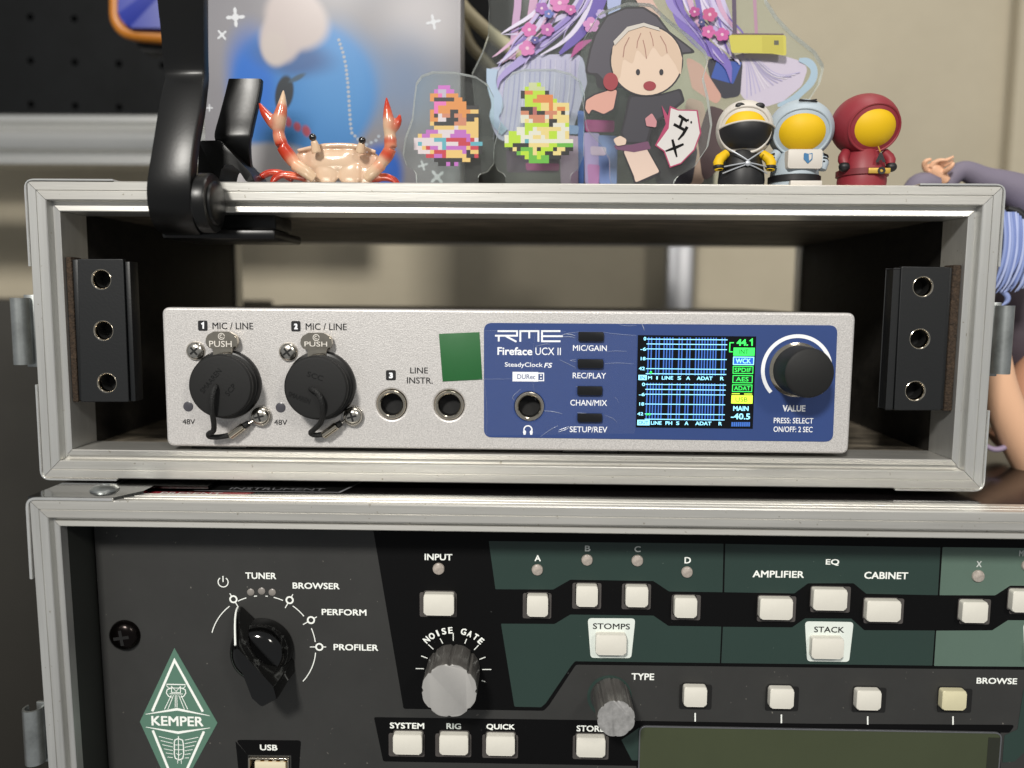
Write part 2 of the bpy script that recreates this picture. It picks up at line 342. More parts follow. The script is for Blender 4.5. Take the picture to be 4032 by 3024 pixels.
# rack rails with tapped holes
def rail(corners, holes, hr, side, par):
    Y = 1.0; o = rpoly(corners, .5, 3)
    b = B().curve([o]+[circ(x, z, hr, 28) for x, z in holes], Y, Y+2.2, bev=.25)
    xs = [p[0] for p in corners]; zs = [p[1] for p in corners]
    xe = (min(xs) if side < 0 else max(xs)); xi = (max(xs) if side < 0 else min(xs))
    # folded flange that runs back, and the outer flange along the wall
    rl = put('rack_rail', b, blackm, par)
    b = B().box(xi-side*.2, Y+.6, min(zs)+.3, xi-side*1.8, Y+6, max(zs)-.8, r=.3).box(min(xe, xe+side*1.8), Y+2.3, min(zs)+.2, max(xe, xe+side*1.8), Y+8, max(zs)-.2, r=.25)
    put('flange', b, blackm, rl)
    for x, z in holes:
        put('threaded_hole', B().lathe([(hr, Y+.35), (hr+.32, Y+.1), (hr+.05, Y-.06), (hr-.15, Y+.1), (hr-.42, Y+.7), (hr-.42, Y+6), (.01, Y+6)], x, z, 28), [nickel], rl)
        put('hole_shadow', B().lathe([(hr-.45, Y+1.6), (hr-.45, Y+5.9), (.01, Y+5.9)], x, z, 24), bore, rl)
    a = -1 if side < 0 else 1
    x0 = xe+a*1.9; x1 = a*(W/2-u-.9)
    put('foam_strip', B().box(min(x0, x1), Y+2, min(zs)-.3, max(x0, x1), Y+8, max(zs)+.6, r=.4), foam, rl)
lr = [q2('E', 458, 180, 1), q2('E', 730, 180, 1), q2('E', 765, 1030, 1), q2('E', 480, 1030, 1)]
rail(lr, [q2('E', 600, 302, 1), q2('E', 613, 606, 1), q2('E', 634, 916, 1)], 3.0, -1, case)
rr = [q2('O', 345, 205, 1), q2('O', 612, 210, 1), q2('O', 560, 990, 1), q2('O', 305, 990, 1)]
rail(rr, [q2('O', 463, 316, 1), q2('O', 446, 600, 1), q2('O', 421, 884, 1)], 3.0, 1, case)

# ================================================================== AUDIO INTERFACE
YI = 1.5
x0i, z0i, x1i, z1i = -108.3, 10.5, 106.7, 54.5
inter = thing('audio_interface', 'silver desktop audio interface with blue front panel and lit colour screen, inside the small case', 'audio interface', (0, 60, z0i-1.2))
jacks = [q2('G', 405, 932, YI), q2('G', 882, 937, YI), q2('G', 1547, 948, YI)]
b = B().curve([rpoly(rect(x0i, z0i, x1i, z1i), 2.4, 8)]+[circ(x, z, 4.75, 40) for x, z in jacks], YI, YI+4, bev=.75)
put('front_panel', b, silver, inter)
put('chassis', B().box(x0i+1, YI+4.02, z0i+.6, x1i-1, YI+128, z1i-.6, r=.8), chassis, inter)
for x in (x0i+15, q('G', 2060, 1320, YI)[0]): put('foot', B().box(x-9, YI+4, z0i-1.6, x+9, YI+16, z0i+.7, r=.4), rubber2, inter)
YB = YI-.15
BLUE = [q2('G', 1170, 255, YB), q2('I', 778, 158, YB), q2('I', 742, 1055, YB), q2('G', 1170, 1205, YB)]
blu = put('blue_panel', B().curve([rpoly(BLUE, 2.6, 8), circ(*jacks[2], 4.75, 40)], YB, YI+.3, bev=.05), blue, inter)
for i, (x, z) in enumerate(jacks):
    y = YI if i < 2 else YB
    j = put('jack_socket', B().lathe([(4.6, y+2), (4.6, y-.25), (4.35, y-.55), (3.75, y-.6), (3.45, y-.3), (3.38, y+.5)], x, z, 44), nickel, inter)
    put('socket_bore', B().lathe([(3.37, y+.1), (3.3, y+3.6), (.02, y+3.7)], x, z, 32), bore, j)  # black colour stands in for the darkness of a deep bore
pr = B(); Y1 = YI-.06
for c, x0, y0, x1, y1, n in (('F', 425, 265, 515, 362, '1'), ('F', 1295, 270, 1383, 368, '2'), ('G', 357, 647, 440, 733, '3')):
    r4 = crect(c, x0, y0, x1, y1, Y1); pr.flat(rpoly(rect(*r4), .55), Y1)
    if n == '1': pr.stroke(qs(c, [(x0+(x1-x0)*.36, y0+(y1-y0)*.36), (x0+(x1-x0)*.55, y0+(y1-y0)*.24), (x0+(x1-x0)*.55, y0+(y1-y0)*.8)], Y1-.06), .5, Y1-.06, 1)
    else: text(pr, n, c, x0+(x1-x0)*.3, y0+(y1-y0)*.24, x1-(x1-x0)*.3, y1-(y1-y0)*.2, Y1-.06, .9, mi=1)
for t, c, *bx in (('MIC / LINE', 'F', 558, 285, 942, 348), ('MIC / LINE', 'F', 1428, 292, 1815, 355), ('48V', 'F', 280, 1185, 400, 1235), ('48V', 'F', 1135, 1190, 1260, 1242), ('LINE', 'G', 558, 625, 707, 675), ('INSTR.', 'G', 530, 707, 747, 760)):
    text(pr, t, c, *bx, Y1, .12)
put('lettering', pr, [blackp, whitep], inter, kind='stuff')
pw = B(); Y2 = YB-.06
text(pw, 'Fireface', 'G', 1282, 457, 1572, 523, Y2, .35); text(pw, 'UCX II', 'G', 1597, 460, 1808, 523, Y2, .06); text(pw, 'SteadyClock', 'G', 1343, 583, 1658, 632, Y2, .12)
text(pw, 'FS', 'G', 1674, 587, 1735, 628, Y2, .3, shear=.25)
for t, *bx in (('MIC/GAIN', 155, 440, 523, 503), ('REC/PLAY', 152, 740, 515, 803), ('CHAN/MIX', 125, 1035, 527, 1100), ('SETUP/REV', 117, 1325, 530, 1390)): text(pw, t, 'H', *bx, Y2, .12)
text(pw, 'VALUE', 'I', 355, 772, 530, 822, Y2, .4); text(pw, 'PRESS: SELECT', 'I', 287, 870, 590, 913, Y2, .12); text(pw, 'ON/OFF: 2 SEC', 'I', 285, 937, 585, 980, Y2, .12)
sw = .56                                                                # outlined company wordmark
for pl in ([(1262, 362), (1445, 362), (1445, 324), (1283, 324)], [(1293, 410), (1293, 362)], [(1352, 366), (1440, 412)], [(1472, 412), (1472, 324), (1622, 324), (1622, 412)], [(1546, 328), (1546, 384)],
           [(1805, 324), (1652, 324), (1652, 408), (1805, 408)], [(1660, 366), (1825, 366)]):
    pw.stroke(qs('G', pl, Y2), sw, Y2-.004*random.random())
r4 = crect('G', 1407, 662, 1622, 742, Y2); pw.flat(rect(*r4), Y2)
pw.stroke(qs('G', [(1622, 673), (1665, 673), (1665, 735), (1622, 735)], Y2), .35, Y2)
text(pw, 'DURec', 'G', 1447, 682, 1597, 722, Y2-.06, .0, mi=1)
for yy in (690, 715): r4 = crect('G', 1636, yy-6, 1650, yy+6, Y2-.06); pw.flat(rect(*r4), Y2-.06)
hc = q2('G', 1535, 1142, Y2); pw.stroke(circ(hc[0], hc[1], 1.25, 20, -20, 200), .42, Y2)
for s_ in (-1, 1): pw.flat(circ(hc[0]+s_*1.05, hc[1]-.75, .5, 14), Y2-.01)
for s_ in (-1, 1): pw.flat(rpoly(rect(hc[0]+s_*1.05-.38, hc[1]-1.6, hc[0]+s_*1.05+.38, hc[1]-.2), .3), Y2-.02)
vc = q2('I', 463, 500, Y2); pw.stroke(circ(vc[0], vc[1], 258/1.954/scale_at(Y2), 60, 223, -43), 1.15, Y2)
put('lettering', pw, [whitep, blue], blu, kind='stuff')
for x0, y0, x1, y1 in ((215, 297, 490, 395), (207, 593, 485, 690), (203, 888, 475, 985), (203, 1185, 473, 1277)):
    r4 = crect('H', x0, y0, x1, y1, YB-1); put('push_button', B().prism(rpoly(rect(*r4), .35), YB-1.1, YB+.1, r=.3), keyblack, inter)
for c in ((335, 1068), (1197, 1078)):
    p = q2('F', *c, YI); put('indicator_light', B().lathe([(1.6, YI+.1), (1.6, YI-.05), (1.2, YI-.2), (.02, YI-.25)], *p, 24), dimled, inter)
# value knob
kn = put('value_knob', B().lathe([(7.6, YB-1.2), (7.5, YB-10.5), (7.2, YB-11.6), (6.4, YB-12.1), (.02, YB-12.2)], vc[0], vc[1], 56), rubber, inter)
put('knob_collar', B().lathe([(8.5, YB), (8.5, YB-.5), (8.0, YB-1.0), (7.65, YB-1.3), (7.0, YB-1.3)], vc[0], vc[1], 56), nickel, kn)
# screen
YS = YB-.02
sb = [q2('H', 862, 330, YS), q2('H', 2150, 345, YS), q2('H', 2112, 1350, YS), q2('H', 840, 1335, YS)]
screen = put('screen', B().prism(sb, YS-.06, YS+.2), scr, inter)
g = B(); YG = YS-.12
def bar(x0, y0, x1, y1, mi, d=0): r4 = crect('H', x0, y0, x1, y1, YG); g.flat(rect(*r4), YG-d, mi)
for grp, yt, yb_, sh in (((980, 1012, 1065, 1097, 1150, 1180, 1213, 1243, 1313, 1345, 1400, 1432, 1497, 1530, 1563, 1593, 1625, 1657, 1687, 1715, 1780, 1810), 352, 765, 12), ((965, 1000, 1030, 1062, 1095, 1125, 1203, 1232, 1292, 1322, 1385, 1415, 1480, 1512, 1543, 1573, 1605, 1635, 1665, 1698, 1760, 1792), 850, 1255, 14)):
    for x in grp: k = (x-980)/850*8; g.stroke(qs('H', [(x, yt+k), (x-sh, yb_+k)], YG), .38, YG, 1)
for ys_, xa in (((375, 428, 482, 590, 697, 752), 958), ((868, 922, 975, 1082, 1190, 1247), 945)):
    for i, yy in enumerate(ys_): g.stroke(qs('H', [(xa-i*2, yy-2), (1838-i*3-(18 if ys_[0] > 800 else 0), yy+7)], YG), .24, YG-.03, 0)
for t, *bx in (('0', 925, 350, 952, 388), ('-6', 890, 463, 952, 500), ('18', 893, 568, 945, 604), ('42', 872, 675, 938, 712), ('M', 972, 777, 1015, 812), ('I', 1062, 778, 1078, 814), ('LINE', 1122, 777, 1245, 815), ('S', 1293, 779, 1333, 817), ('A', 1388, 780, 1430, 818), ('ADAT', 1503, 781, 1675, 820), ('R', 1758, 784, 1797, 823),
               ('0', 907, 848, 940, 885), ('-6', 873, 958, 938, 994), ('18', 877, 1062, 930, 1098), ('42', 855, 1170, 920, 1205), ('LINE', 1003, 1267, 1120, 1306), ('PH', 1162, 1268, 1235, 1308), ('S', 1278, 1270, 1313, 1309), ('A', 1370, 1270, 1412, 1310), ('ADAT', 1487, 1272, 1662, 1312), ('R', 1740, 1275, 1777, 1314), ('MAIN', 1900, 1103, 2067, 1155), ('-40.5', 1875, 1182, 2083, 1248)):
    text(g, t, 'H', *bx, YG-.04, .35, mi=0)
text(g, '44.', 'H', 1937, 375, 2062, 447, YG, .6, mi=2); g.stroke(qs('H', [(2080, 395), (2105, 377), (2105, 447)], YG), .45, YG, 2); g.stroke(qs('H', [(1907, 413), (1864, 413), (1860, 512), (1895, 512)], YG), .3, YG, 2)
bar(868, 764, 958, 820, 0, .02); text(g, 'IN', 'H', 885, 775, 942, 810, YG-.06, .2, mi=5); bar(855, 1252, 990, 1312, 0, .02); text(g, 'OUT', 'H', 868, 1264, 975, 1300, YG-.06, .2, mi=5)
bar(1903, 467, 2132, 555, 2); text(g, 'INT', 'H', 1968, 487, 2065, 536, YG-.05, -.1, mi=6)
bar(1898, 565, 2126, 656, 0); bar(1908, 575, 2116, 646, 5, .02); text(g, 'WCK', 'H', 1927, 585, 2092, 638, YG-.06, .3, mi=0)
for t, x0, y0, x1, y1, ax, bx_ in (('SPDIF', 1895, 668, 2117, 752, 1915, 2095), ('AES', 1893, 767, 2110, 853, 1930, 2066), ('ADAT', 1888, 868, 2106, 950, 1910, 2085)):
    bar(x0, y0, x1, y1, 2); bar(x0+8, y0+8, x1-8, y1-8, 6, .02); text(g, t, 'H', ax, y0+19, bx_, y1-19, YG-.06, .1, mi=2)
bar(1885, 964, 1970, 973, 4); bar(2018, 967, 2105, 976, 4); bar(1880, 985, 2110, 1076, 4); text(g, 'USB', 'H', 1925, 1006, 2055, 1056, YG-.05, .0, mi=7)
for i in range(9): bar(1880+i*23, 1277, 1880+i*23+18, 1325, 1)
for x, yy in ((1003, 740), (1003, 733), (960, 1190), (990, 1190)): bar(x-11, yy-8, x+11, yy+12, 2, .06)
put('screen_graphics', g, [e_cy, e_bl, e_gr, e_gd, e_ye, e_wb, e_dk, e_olive], screen)
# XLR sockets: flange, push tab, screws
def phillips(cx, cz, r, y, m, name, par, dark=None, rot=.4, h=None):
    h = h or r*.45; b = B().lathe([(r, y), (r, y-.15), (r*.93, y-h*.45), (r*.72, y-h*.82), (r*.42, y-h*1.0), (.02, y-h*1.04)], cx, cz, 36)
    o = put(name, b, m, par); x = B(); c_, s_ = math.cos(rot), math.sin(rot)
    for k in (0, 1):
        l, w2 = r*.5, r*.1
        P4 = [(-l, -w2), (l, -w2), (l, w2), (-l, w2)]
        if k: P4 = [(-a[1], a[0]) for a in P4]
        P4 = [(cx+a[0]*c_-a[1]*s_, cz+a[0]*s_+a[1]*c_) for a in P4]; x.prism(P4, y-h*1.06-k*.02, y-h*.6)
    put('cross_slot', x, dark or bore, o); return o
def xlr(bc, tab, ptxt, s1, s2, rg):
    cx, cz = q2('F', *bc, YI)
    fl = put('microphone_socket', B().lathe([(10.9, YI), (10.9, YI-1.2), (10.4, YI-2.0), (9.7, YI-2.2), (9.5, YI-.4)], cx, cz, 56), rubber2, inter)
    put('socket_ring', B().lathe([(9.45, YI-.3), (9.4, YI-3.0), (9.0, YI-3.2), (8.7, YI-.3)], cx, cz, 48), nickel, fl)
    yt = YI-3.0; x0, z0, x1, z1 = crect('F', *tab, yt)
    h = z1-z0; o = rpoly([(x0+.8, z0), (x1-.8, z0), (x1, z0+h*.35), (x1-.3, z1-h*.25), (x1-2.6, z1), (x0+2.6, z1), (x0+.3, z1-h*.25), (x0, z0+h*.35)], 1.2, 4)
    tb = put('push_tab', B().prism(o, yt, yt+1.6, r=.45, seg=3).box(x0+2, yt+.4, z0-3, x1-2, yt+2, z0+1, r=.3), nickel, fl)
    e = B(); text(e, 'PUSH', 'F', *ptxt, yt-.12, .1)
    v0 = len(e.v); mx = q2('F', (tab[0]+tab[2])/2, tab[1]+45, yt-.1); e.stroke(circ(mx[0], mx[1], .95, 20, 0, 342), .22, yt-.1); e.stroke(circ(mx[0], mx[1], .45, 12, 60, 320), .2, yt-.1)
    put('embossed_lettering', e, mat('bright_relief', 'f2ede4', .35, .4), tb)  # letters coloured brighter than the tab so the relief shows
    for c, r in s1, s2:
        a = q2('F', *c, YI-1); phillips(a[0], a[1], 3.0, YI-.1 if c == s1[0] else YI-1.3, screwm, 'screw', inter, rot=random.uniform(.2, 1.2), h=1.6)
xlr((700, 858), (492, 368, 795, 528), (528, 455, 742, 512), ((395, 550), 3), ((1012, 1158), 3), 0)
xlr((1578, 868), (1378, 380, 1678, 538), (1418, 462, 1632, 508), ((1262, 560), 3), ((1872, 1158), 3), 1)

# ---- dust caps on cords
def dust_cap(bc, fc, cord, fer, label, emb):
    cx, cz = q2('F', *bc, YI-2.3); fx, fz = q2('F', *fc, YI-8.6); tx = (fx-cx)/-6.3; tz = (fz-cz)/-6.3
    root = thing('dust_cap', label, 'dust cap', (cx, YI-2.3, cz), 'rubber caps on the two microphone sockets')
    y = YI-2.4; R0 = 9.75
    b = B(); n = 60; prof = [(R0-.4, y), (R0, y-.3), (R0, y-1.2), (9.2, y-1.5), (9.2, y-4.2), (R0-.05, y-4.6), (R0-.02, y-5.6), (R0-.5, y-6.15), (R0-1.0, y-6.25), (.02, y-6.3)]
    vs = [];
    for r, yy in prof:
        t = (yy-y)
        for j in range(n): a = 2*math.pi*j/n; vs.append((cx+tx*t+r*math.cos(a), yy, cz+tz*t+r*math.sin(a)))
    fs = [(i*n+j, i*n+(j+1) % n, (i+1)*n+(j+1) % n, (i+1)*n+j) for i in range(len(prof)-1) for j in range(n)]+[tuple(range((len(prof)-1)*n, len(prof)*n))]
    put('cap', b.add(vs, fs), rubber, root)
    e = B()
    for t, ang, rad, wd in emb:
        a = math.radians(ang); text(e, t, 'F', 0, 0, 0, 0, y-6.36, .02, rot=a+math.pi/2 if False else rad[2], box=(fx+rad[0]-wd/2, fz+rad[1]-.8, fx+rad[0]+wd/2, fz+rad[1]+.8))
    put('embossed_lettering', e, rubber2, root)
    pts = [q('F', x, yy, Y) for x, yy, Y in cord]
    put('cord', B().tube(pts, .85, 10, smooth=2), cordm, root)
    (ax, ay, aY), (bx, by, bY), ring = fer
    A_, B_ = Vector(q('F', ax, ay, aY)), Vector(q('F', bx, by, bY))
    put('crimp_sleeve', B().tube([A_, A_+(B_-A_)*.05, B_-(B_-A_)*.05, B_], [1.35, 1.6, 1.6, 1.35], 20, flat=.8), nickel, root)
    R3 = Vector(q('F', *ring, YI-.8)); E_ = B_+(R3-B_)*.30
    put('cord_end', B().tube([B_, E_], [1.0, .95], 14), cordm, root)
    put('ring_terminal', B().tube([E_, E_+(R3-E_)*.4], [.9, .8], 12, flat=.5).curve([circ(R3[0], R3[2], 3.3, 30), circ(R3[0], R3[2], 1.8, 24)], YI-1.1, YI-.45, bev=.08), screwm, root)
dust_cap((690, 862), (632, 880), [(590, 878, -6.2), (588, 880, -8.2), (560, 960, -9.4), (555, 1100, -9.0), (585, 1300, -5), (520, 1318, -3), (530, 1355, -2.2), (640, 1352, -1.5), (735, 1332, -1)], ((728, 1345, -.8), (855, 1250, -.8), (1012, 1158)),
         'round black rubber dust cap over microphone socket 1, cord hanging straight down', [('SMAAREN', 0, (-2.8, 1.7, .87), 9), ('SCP', 0, (3.2, -1, .87), 4)])
dust_cap((1570, 876), (1522, 895), [(1480, 905, -6.2), (1482, 903, -8.2), (1545, 935, -9.4), (1590, 1040, -9.2), (1590, 1200, -6), (1520, 1275, -3.5), (1465, 1315, -2.4), (1520, 1338, -1.6), (1605, 1325, -1)], ((1595, 1338, -.8), (1722, 1245, -.8), (1872, 1158)),
         'round black rubber dust cap over microphone socket 2, its cord curving to the right', [('SCC', 0, (0, 3.6, -.3), 5), ('SMAAREN', 0, (-5, -3, -.35), 7)])
# green sticker and film over the blue panel
stk = put('sticker', B().prism(qs('G', [(797, 347), (1133, 332), (1157, 725), (828, 742)], YI-.12), YI-.22, YI-.02, r=.05), greenst)
stk['label'] = 'plain dark green square sticker on the silver front, left of the blue panel'; stk['category'] = 'sticker'
fo = rpoly([q2('G', 1160, 322, YB-.3), q2('H', 1400, 300, YB-.3), q2('H', 820, 330, YB-.3), q2('H', 830, 1350, YB-.3), q2('G', 1175, 1195, YB-.3)], .5)
fo = rpoly([q2('G', 1160, 318, YB-.3), q2('H', 850, 322, YB-.3), q2('H', 830, 1400, YB-.3), q2('G', 1172, 1190, YB-.3)], .5)
hol = [circ(*jacks[2], 5.2, 30)]
for x0, y0, x1, y1 in ((205, 287, 500, 405), (197, 583, 495, 700), (193, 878, 485, 995), (193, 1175, 483, 1287)): hol.append(rect(*crect('H', x0, y0, x1, y1, YB-.3)))
ft = thing('protective_film', 'creased clear protective film still stuck over left half of blue panel', 'protective film', (q('G', 1500, 700, YB)[0], YB-.3, q('G', 1500, 700, YB)[2]))
put('film_sheet', B().curve([fo]+hol, YB-.24, YB-.2), film, ft)
for c, pts, wd in (('H', [(0, 345), (90, 310), (215, 295)], .12), ('H', [(20, 350), (130, 345), (175, 360)], .2), ('H', [(60, 318), (140, 322), (180, 340)], .25), ('H', [(125, 605), (183, 595)], .2), ('H', [(125, 607), (185, 618)], .2),
                   ('H', [(10, 600), (100, 640), (190, 690)], .12), ('H', [(500, 640), (650, 630), (820, 645)], .1), ('H', [(490, 300), (650, 320), (840, 335)], .1), ('H', [(0, 1365), (60, 1345), (110, 1325)], .25), ('H', [(0, 1385), (100, 1350), (115, 1330)], .18),
                   ('H', [(190, 885), (215, 905), (205, 960)], .15), ('H', [(200, 1175), (240, 1178), (300, 1180)], .12), ('H', [(500, 1200), (600, 1240), (640, 1290)], .08), ('G', [(1475, 805), (1400, 870), (1425, 900)], .15), ('G', [(1670, 985), (1750, 990), (1820, 1010)], .18),
                   ('G', [(1640, 1200), (1720, 1140), (1780, 1110)], .12), ('G', [(1600, 450), (1700, 425), (1720, 440)], .15), ('G', [(1130, 720), (1200, 722), (1400, 720)], .06), ('G', [(1165, 320), (1500, 322), (1850, 326)], .07), ('H', [(905, 210), (925, 250), (930, 280)], .3), ('H', [(660, 215), (730, 232), (850, 225)], .1), ('G', [(1600, 300), (1560, 650), (1600, 900)], .05),
                   ('G', [(1170, 700), (1200, 1000), (1190, 1180)], .05), ('H', [(520, 510), (620, 500), (740, 508)], .1), ('H', [(600, 1000), (630, 1020), (655, 1070)], .06)):
    put('crease', B().tube([q(c, x, yy, YB-.33) for x, yy in pts], [wd*.25]+[wd*.5]*(len(pts)-2)+[wd*.2], 8, smooth=2), crease, ft)

# ================================================================== LOWER CASE
YL = -20.0; YP = -3.0
a = q2('Z', 113, 1975, YL); ztop = q2('Z', 2300, 1996, YL)[1]; bl = q2('Z', 208, 3300, YL); bz = -160
LX0 = a[0]; LX0b = LX0+(bl[0]-a[0])*(bz-a[1])/(bl[1]-a[1])
lc = thing('rack_case', 'large full-width rack flight case with aluminium edges, at the bottom, holding the profiler', 'rack case', (LX0+260, 80, bz))
LC = [(LX0, ztop), (LX0+530, ztop), (LX0+530, bz), (LX0b, bz)]
PL = [(0, .4), (.35, 0), (2.7, 0), (2.8, .35), (3.05, .35), (3.15, 0), (5.2, 0), (5.4, .25), (5.6, 2.4), (6.4, 2.4), (6.6, 1.3), (8.0, 1.1), (8.2, 1.3), (8.3, 4.6), (7.5, 4.6), (7.3, 4.5), (1.6, 5), (1.6, 9.4), (0, 9.4), (0, 6.4), (.25, 6.3), (.25, 5.9), (0, 5.8), (0, 3.4), (.25, 3.3), (.25, 2.9), (0, 2.8)]
frame(LC, PL, YL, 1, lc)
put('side_panel', B().prism([(LX0+1.65, ztop-1.65), (LX0+8.25, ztop-1.65), (LX0b+8.25, bz), (LX0b+1.65, bz)], YL+4.65, 200), mat('dark_grey_side_lining', '2a2c29', .6), lc)
put('top_panel', B().box(LX0+1, YL+9.5, ztop-7.5, LX0+529, 230, ztop-1.0, r=.2), lidm, lc)
lbracket(LX0, ztop, 1, -1, 25, 24, YL-.35, YL+9, t=.8, par=lc)
# top plate of the corner with its rivet
zt = ztop+.02
tp = [q('J', x, yy, YL)[0] for x, yy in ((150, 232), (600, 232))]
b = B(); o = [(LX0-.3, YL+.2), (tp[1], YL+.2), (tp[1]+5, YL+9), (tp[1]+5, YL+16), (tp[1]+22, YL+16), (tp[1]+22, YL+26), (LX0-.3, YL+26)]
b.add([(x, y, z) for z in (ztop+.9, zt) for x, y in o], [tuple(range(7)), tuple(range(13, 6, -1))]+[(i, 7+i, 7+(i+1) % 7, (i+1) % 7) for i in range(7)]); b.sm = False
put('corner_plate', b, mat('dark_steel_plate', '5f6060', .12, 1), lc)
d = q('J', 555, 188, YL+9); put('rivet', B().spin([(4.2, ztop+.9), (4.1, ztop+1.4), (3.2, ztop+2.1), (1.6, ztop+2.4), (1.3, ztop+2.1), (.02, ztop+2.1)], d[0], YL+9.5, 28), zinc, lc)
catch('J', 152, 1300, 258, 1622, -1, lc, Y=YL+5)
# stickers on the black lid, under the small case
xr0 = q('J', 760, 180, YL+12)[0]; xr1 = q('J', 1270, 180, YL+12)[0]
st = thing('sticker', 'red strip sticker with pale letters on the black lid, under the small case', 'sticker', (xr0, YL+12, ztop-.9))
def lid_quad(b, x0, y0, x1, y1, z, mi=0, sk=0): b.add([(x0, y0, z), (x1, y0, z), (x1+sk, y1, z), (x0+sk, y1, z)], [(0, 1, 2, 3)], mi)
b = B(); lid_quad(b, xr0-2, YL+10.5, xr1, YL+15.5, ztop-.9, 0, 4); put('label_sheet', b, mat('red_sticker', '7c1620', .4), st)
b = B(); v, f = glyphs('PRESENT', .3); b.add([(xr0+5+a_[0]*19, YL+12+a_[2]*2.6, ztop-.8) for a_ in v], f); put('lettering', b, kdim, st)
x2 = q('Z', 1350, 1920, YL+20)[0]
st2 = thing('sticker', 'black rectangular sticker with thin grey outline on the black lid, under the small case', 'sticker', (x2, YL+18, ztop-.9))
b = B(); lid_quad(b, xr0+12, YL+16.2, x2, YL+40, ztop-.9, 0, 6); put('label_sheet', b, mat('black_sticker', '101010', .35), st2)
b = B(); lid_quad(b, xr0+14, YL+16.8, x2-1, YL+17.4, ztop-.84); b.add([(x2-1, YL+16.8, ztop-.84), (x2-.1, YL+16.8, ztop-.84), (x2+5.9, YL+39, ztop-.84), (x2+5, YL+39, ztop-.84)], [(0, 1, 2, 3)]); v, f = glyphs('INSTRUMENT', .3)
b.add([(x2-36+a_[0]*30, YL+19+a_[2]*3, ztop-.82) for a_ in v], f); put('outline_print', b, mat('dim_grey_print', '77777a', .5), st2)

# ================================================================== PROFILER
px0 = q2('J', 498, 400, YP)[0]
prof = thing('guitar_profiler', 'charcoal and green guitar amp profiler front with knobs and white buttons, in the big case', 'amp profiler', (px0+240, 60, -148))
usbr = crect('K', 468, 1575, 760, 1740, YP)
pz1 = ztop-7.4
panel = put('face_plate', B().curve([rpoly([q2('J', 498, 380, YP)[:1]+(pz1,), (px0+482, pz1), (px0+482, -148), (q2('J', 612, 2100, YP)[0], -148)], .5), rect(*usbr)], YP, YP+2.5, bev=.2), kgrey, prof)
put('chassis', B().box(px0+12, YP+6, -147, px0+470, 190, pz1-1), blackm, prof)
lip = put('rack_rail', B().box(LX0+9.5, YP-.5, -150, px0+12, YP+20, ztop-8.6, r=.3) if False else B().prism([(LX0+8.3, ztop-7.6), (px0-.3, ztop-7.6), (q2('J', 612, 2100, YP)[0]-.3, -150), (LX0b+8.3, -150)], YP+2.6, YP+14), bore, lc)
Yp = YP-.05; g = B()
g.prism(rpoly(qs('L', [(118, 60), (322, 1262), (1262, 1275), (1300, 1235), (1478, 966)], Yp)+qs('M', [(1703, 985)], Yp)+qs('N', [(1703, 1000), (2300, 1010), (2300, 100)], Yp), [0, .8, 1.4, 1.2, 1.2, 0, 0, 0, 0]), Yp, YP+.02)
g.prism(rpoly(qs('L', [(123, 1318)], Yp)+qs('M', [(500, 1342), (1703, 1362)], Yp)+qs('N', [(1645, 1370), (1605, 1422), (1545, 1422), (1545, 1800)], Yp)+qs('M', [(540, 1800), (520, 1645)], Yp)+qs('L', [(185, 1615)], Yp), [.5, 0, 0, .8, .8, 0, 0, 0, 0, .8]), Yp, YP+.02)
g.prism(rpoly(qs('K', [(387, 1470), (826, 1474), (812, 1575), (470, 1572)], Yp), [.8, .8, 0, 0]), Yp, YP+.02)
ub = crect('K', 468, 1575, 760, 1740, Yp)
g.prism(qs('K', [(387, 1480), (470, 1573), (466, 1760), (415, 1760)], Yp), Yp-.004, YP+.02); g.prism(qs('K', [(826, 1480), (808, 1760), (762, 1760), (760, 1573)], Yp), Yp-.004, YP+.02)
put('black_print', g, kblack, panel)
Yg = Yp-.05; g = B()
def gp(parts, r, mi): g.prism(rpoly([p for c, pts in parts for p in qs(c, pts, Yg)], r), Yg, Yg+.04, mi=mi)
gp([('L', [(893, 137), (938, 460), (1325, 462), (1440, 396)]), ('M', [(635, 405), (740, 475), (1098, 480), (1105, 155)])], [.3, .3, .8, .8, .8, .8, .2, .2], 0)
gp([('M', [(1117, 156), (1110, 480), (1580, 488)]), ('N', [(255, 420), (560, 420), (645, 490), (1125, 500), (1143, 180)])], [.2, .2, .8, .8, .8, .8, .2, .2], 0)
gp([('N', [(1157, 178), (1137, 500), (1510, 501), (1610, 436), (2300, 440), (2300, 190)])], [.2, .2, .8, .8, 0, 0], 1)
gp([('L', [(975, 691), (1335, 693), (1440, 630)]), ('M', [(635, 637), (735, 706), (1090, 711), (1080, 955), (110, 943)]), ('L', [(1445, 975), (1275, 1225), (1245, 1251), (1065, 1248)])], [.3, .8, .8, .8, .8, .2, .2, .8, 0, 0, .8, .6], 0)
gp([('M', [(1101, 712), (1565, 716)]), ('N', [(235, 655), (545, 657), (632, 735), (1105, 737), (1088, 972)]), ('M', [(1090, 955)])], [.2, .8, .8, .8, .8, .2, .2, .2], 0)
gp([('N', [(1115, 738), (1490, 736), (1595, 668), (2300, 672), (2300, 985), (1100, 974)])], [.2, .8, .8, 0, 0, .2], 1)
gp([('M', [(420, 1470), (545, 1385), (545, 1608), (490, 1607)])], [.2, .2, .2, .6], 0)
gp([('N', [(1558, 1622), (1572, 1440), (1660, 1400), (1700, 1130), (2100, 1100), (2100, 1300), (1720, 1540), (1640, 1615)])], .3, 0)
rc = q2('M', 340, 1180, Yg); g.stroke(circ(rc[0], rc[1], 6.6, 50), 1.0, Yg+.03, 0, closed=True)
put('green_print', g, [kgreen, klight], panel)
Yw = Yg-.05; g = B()
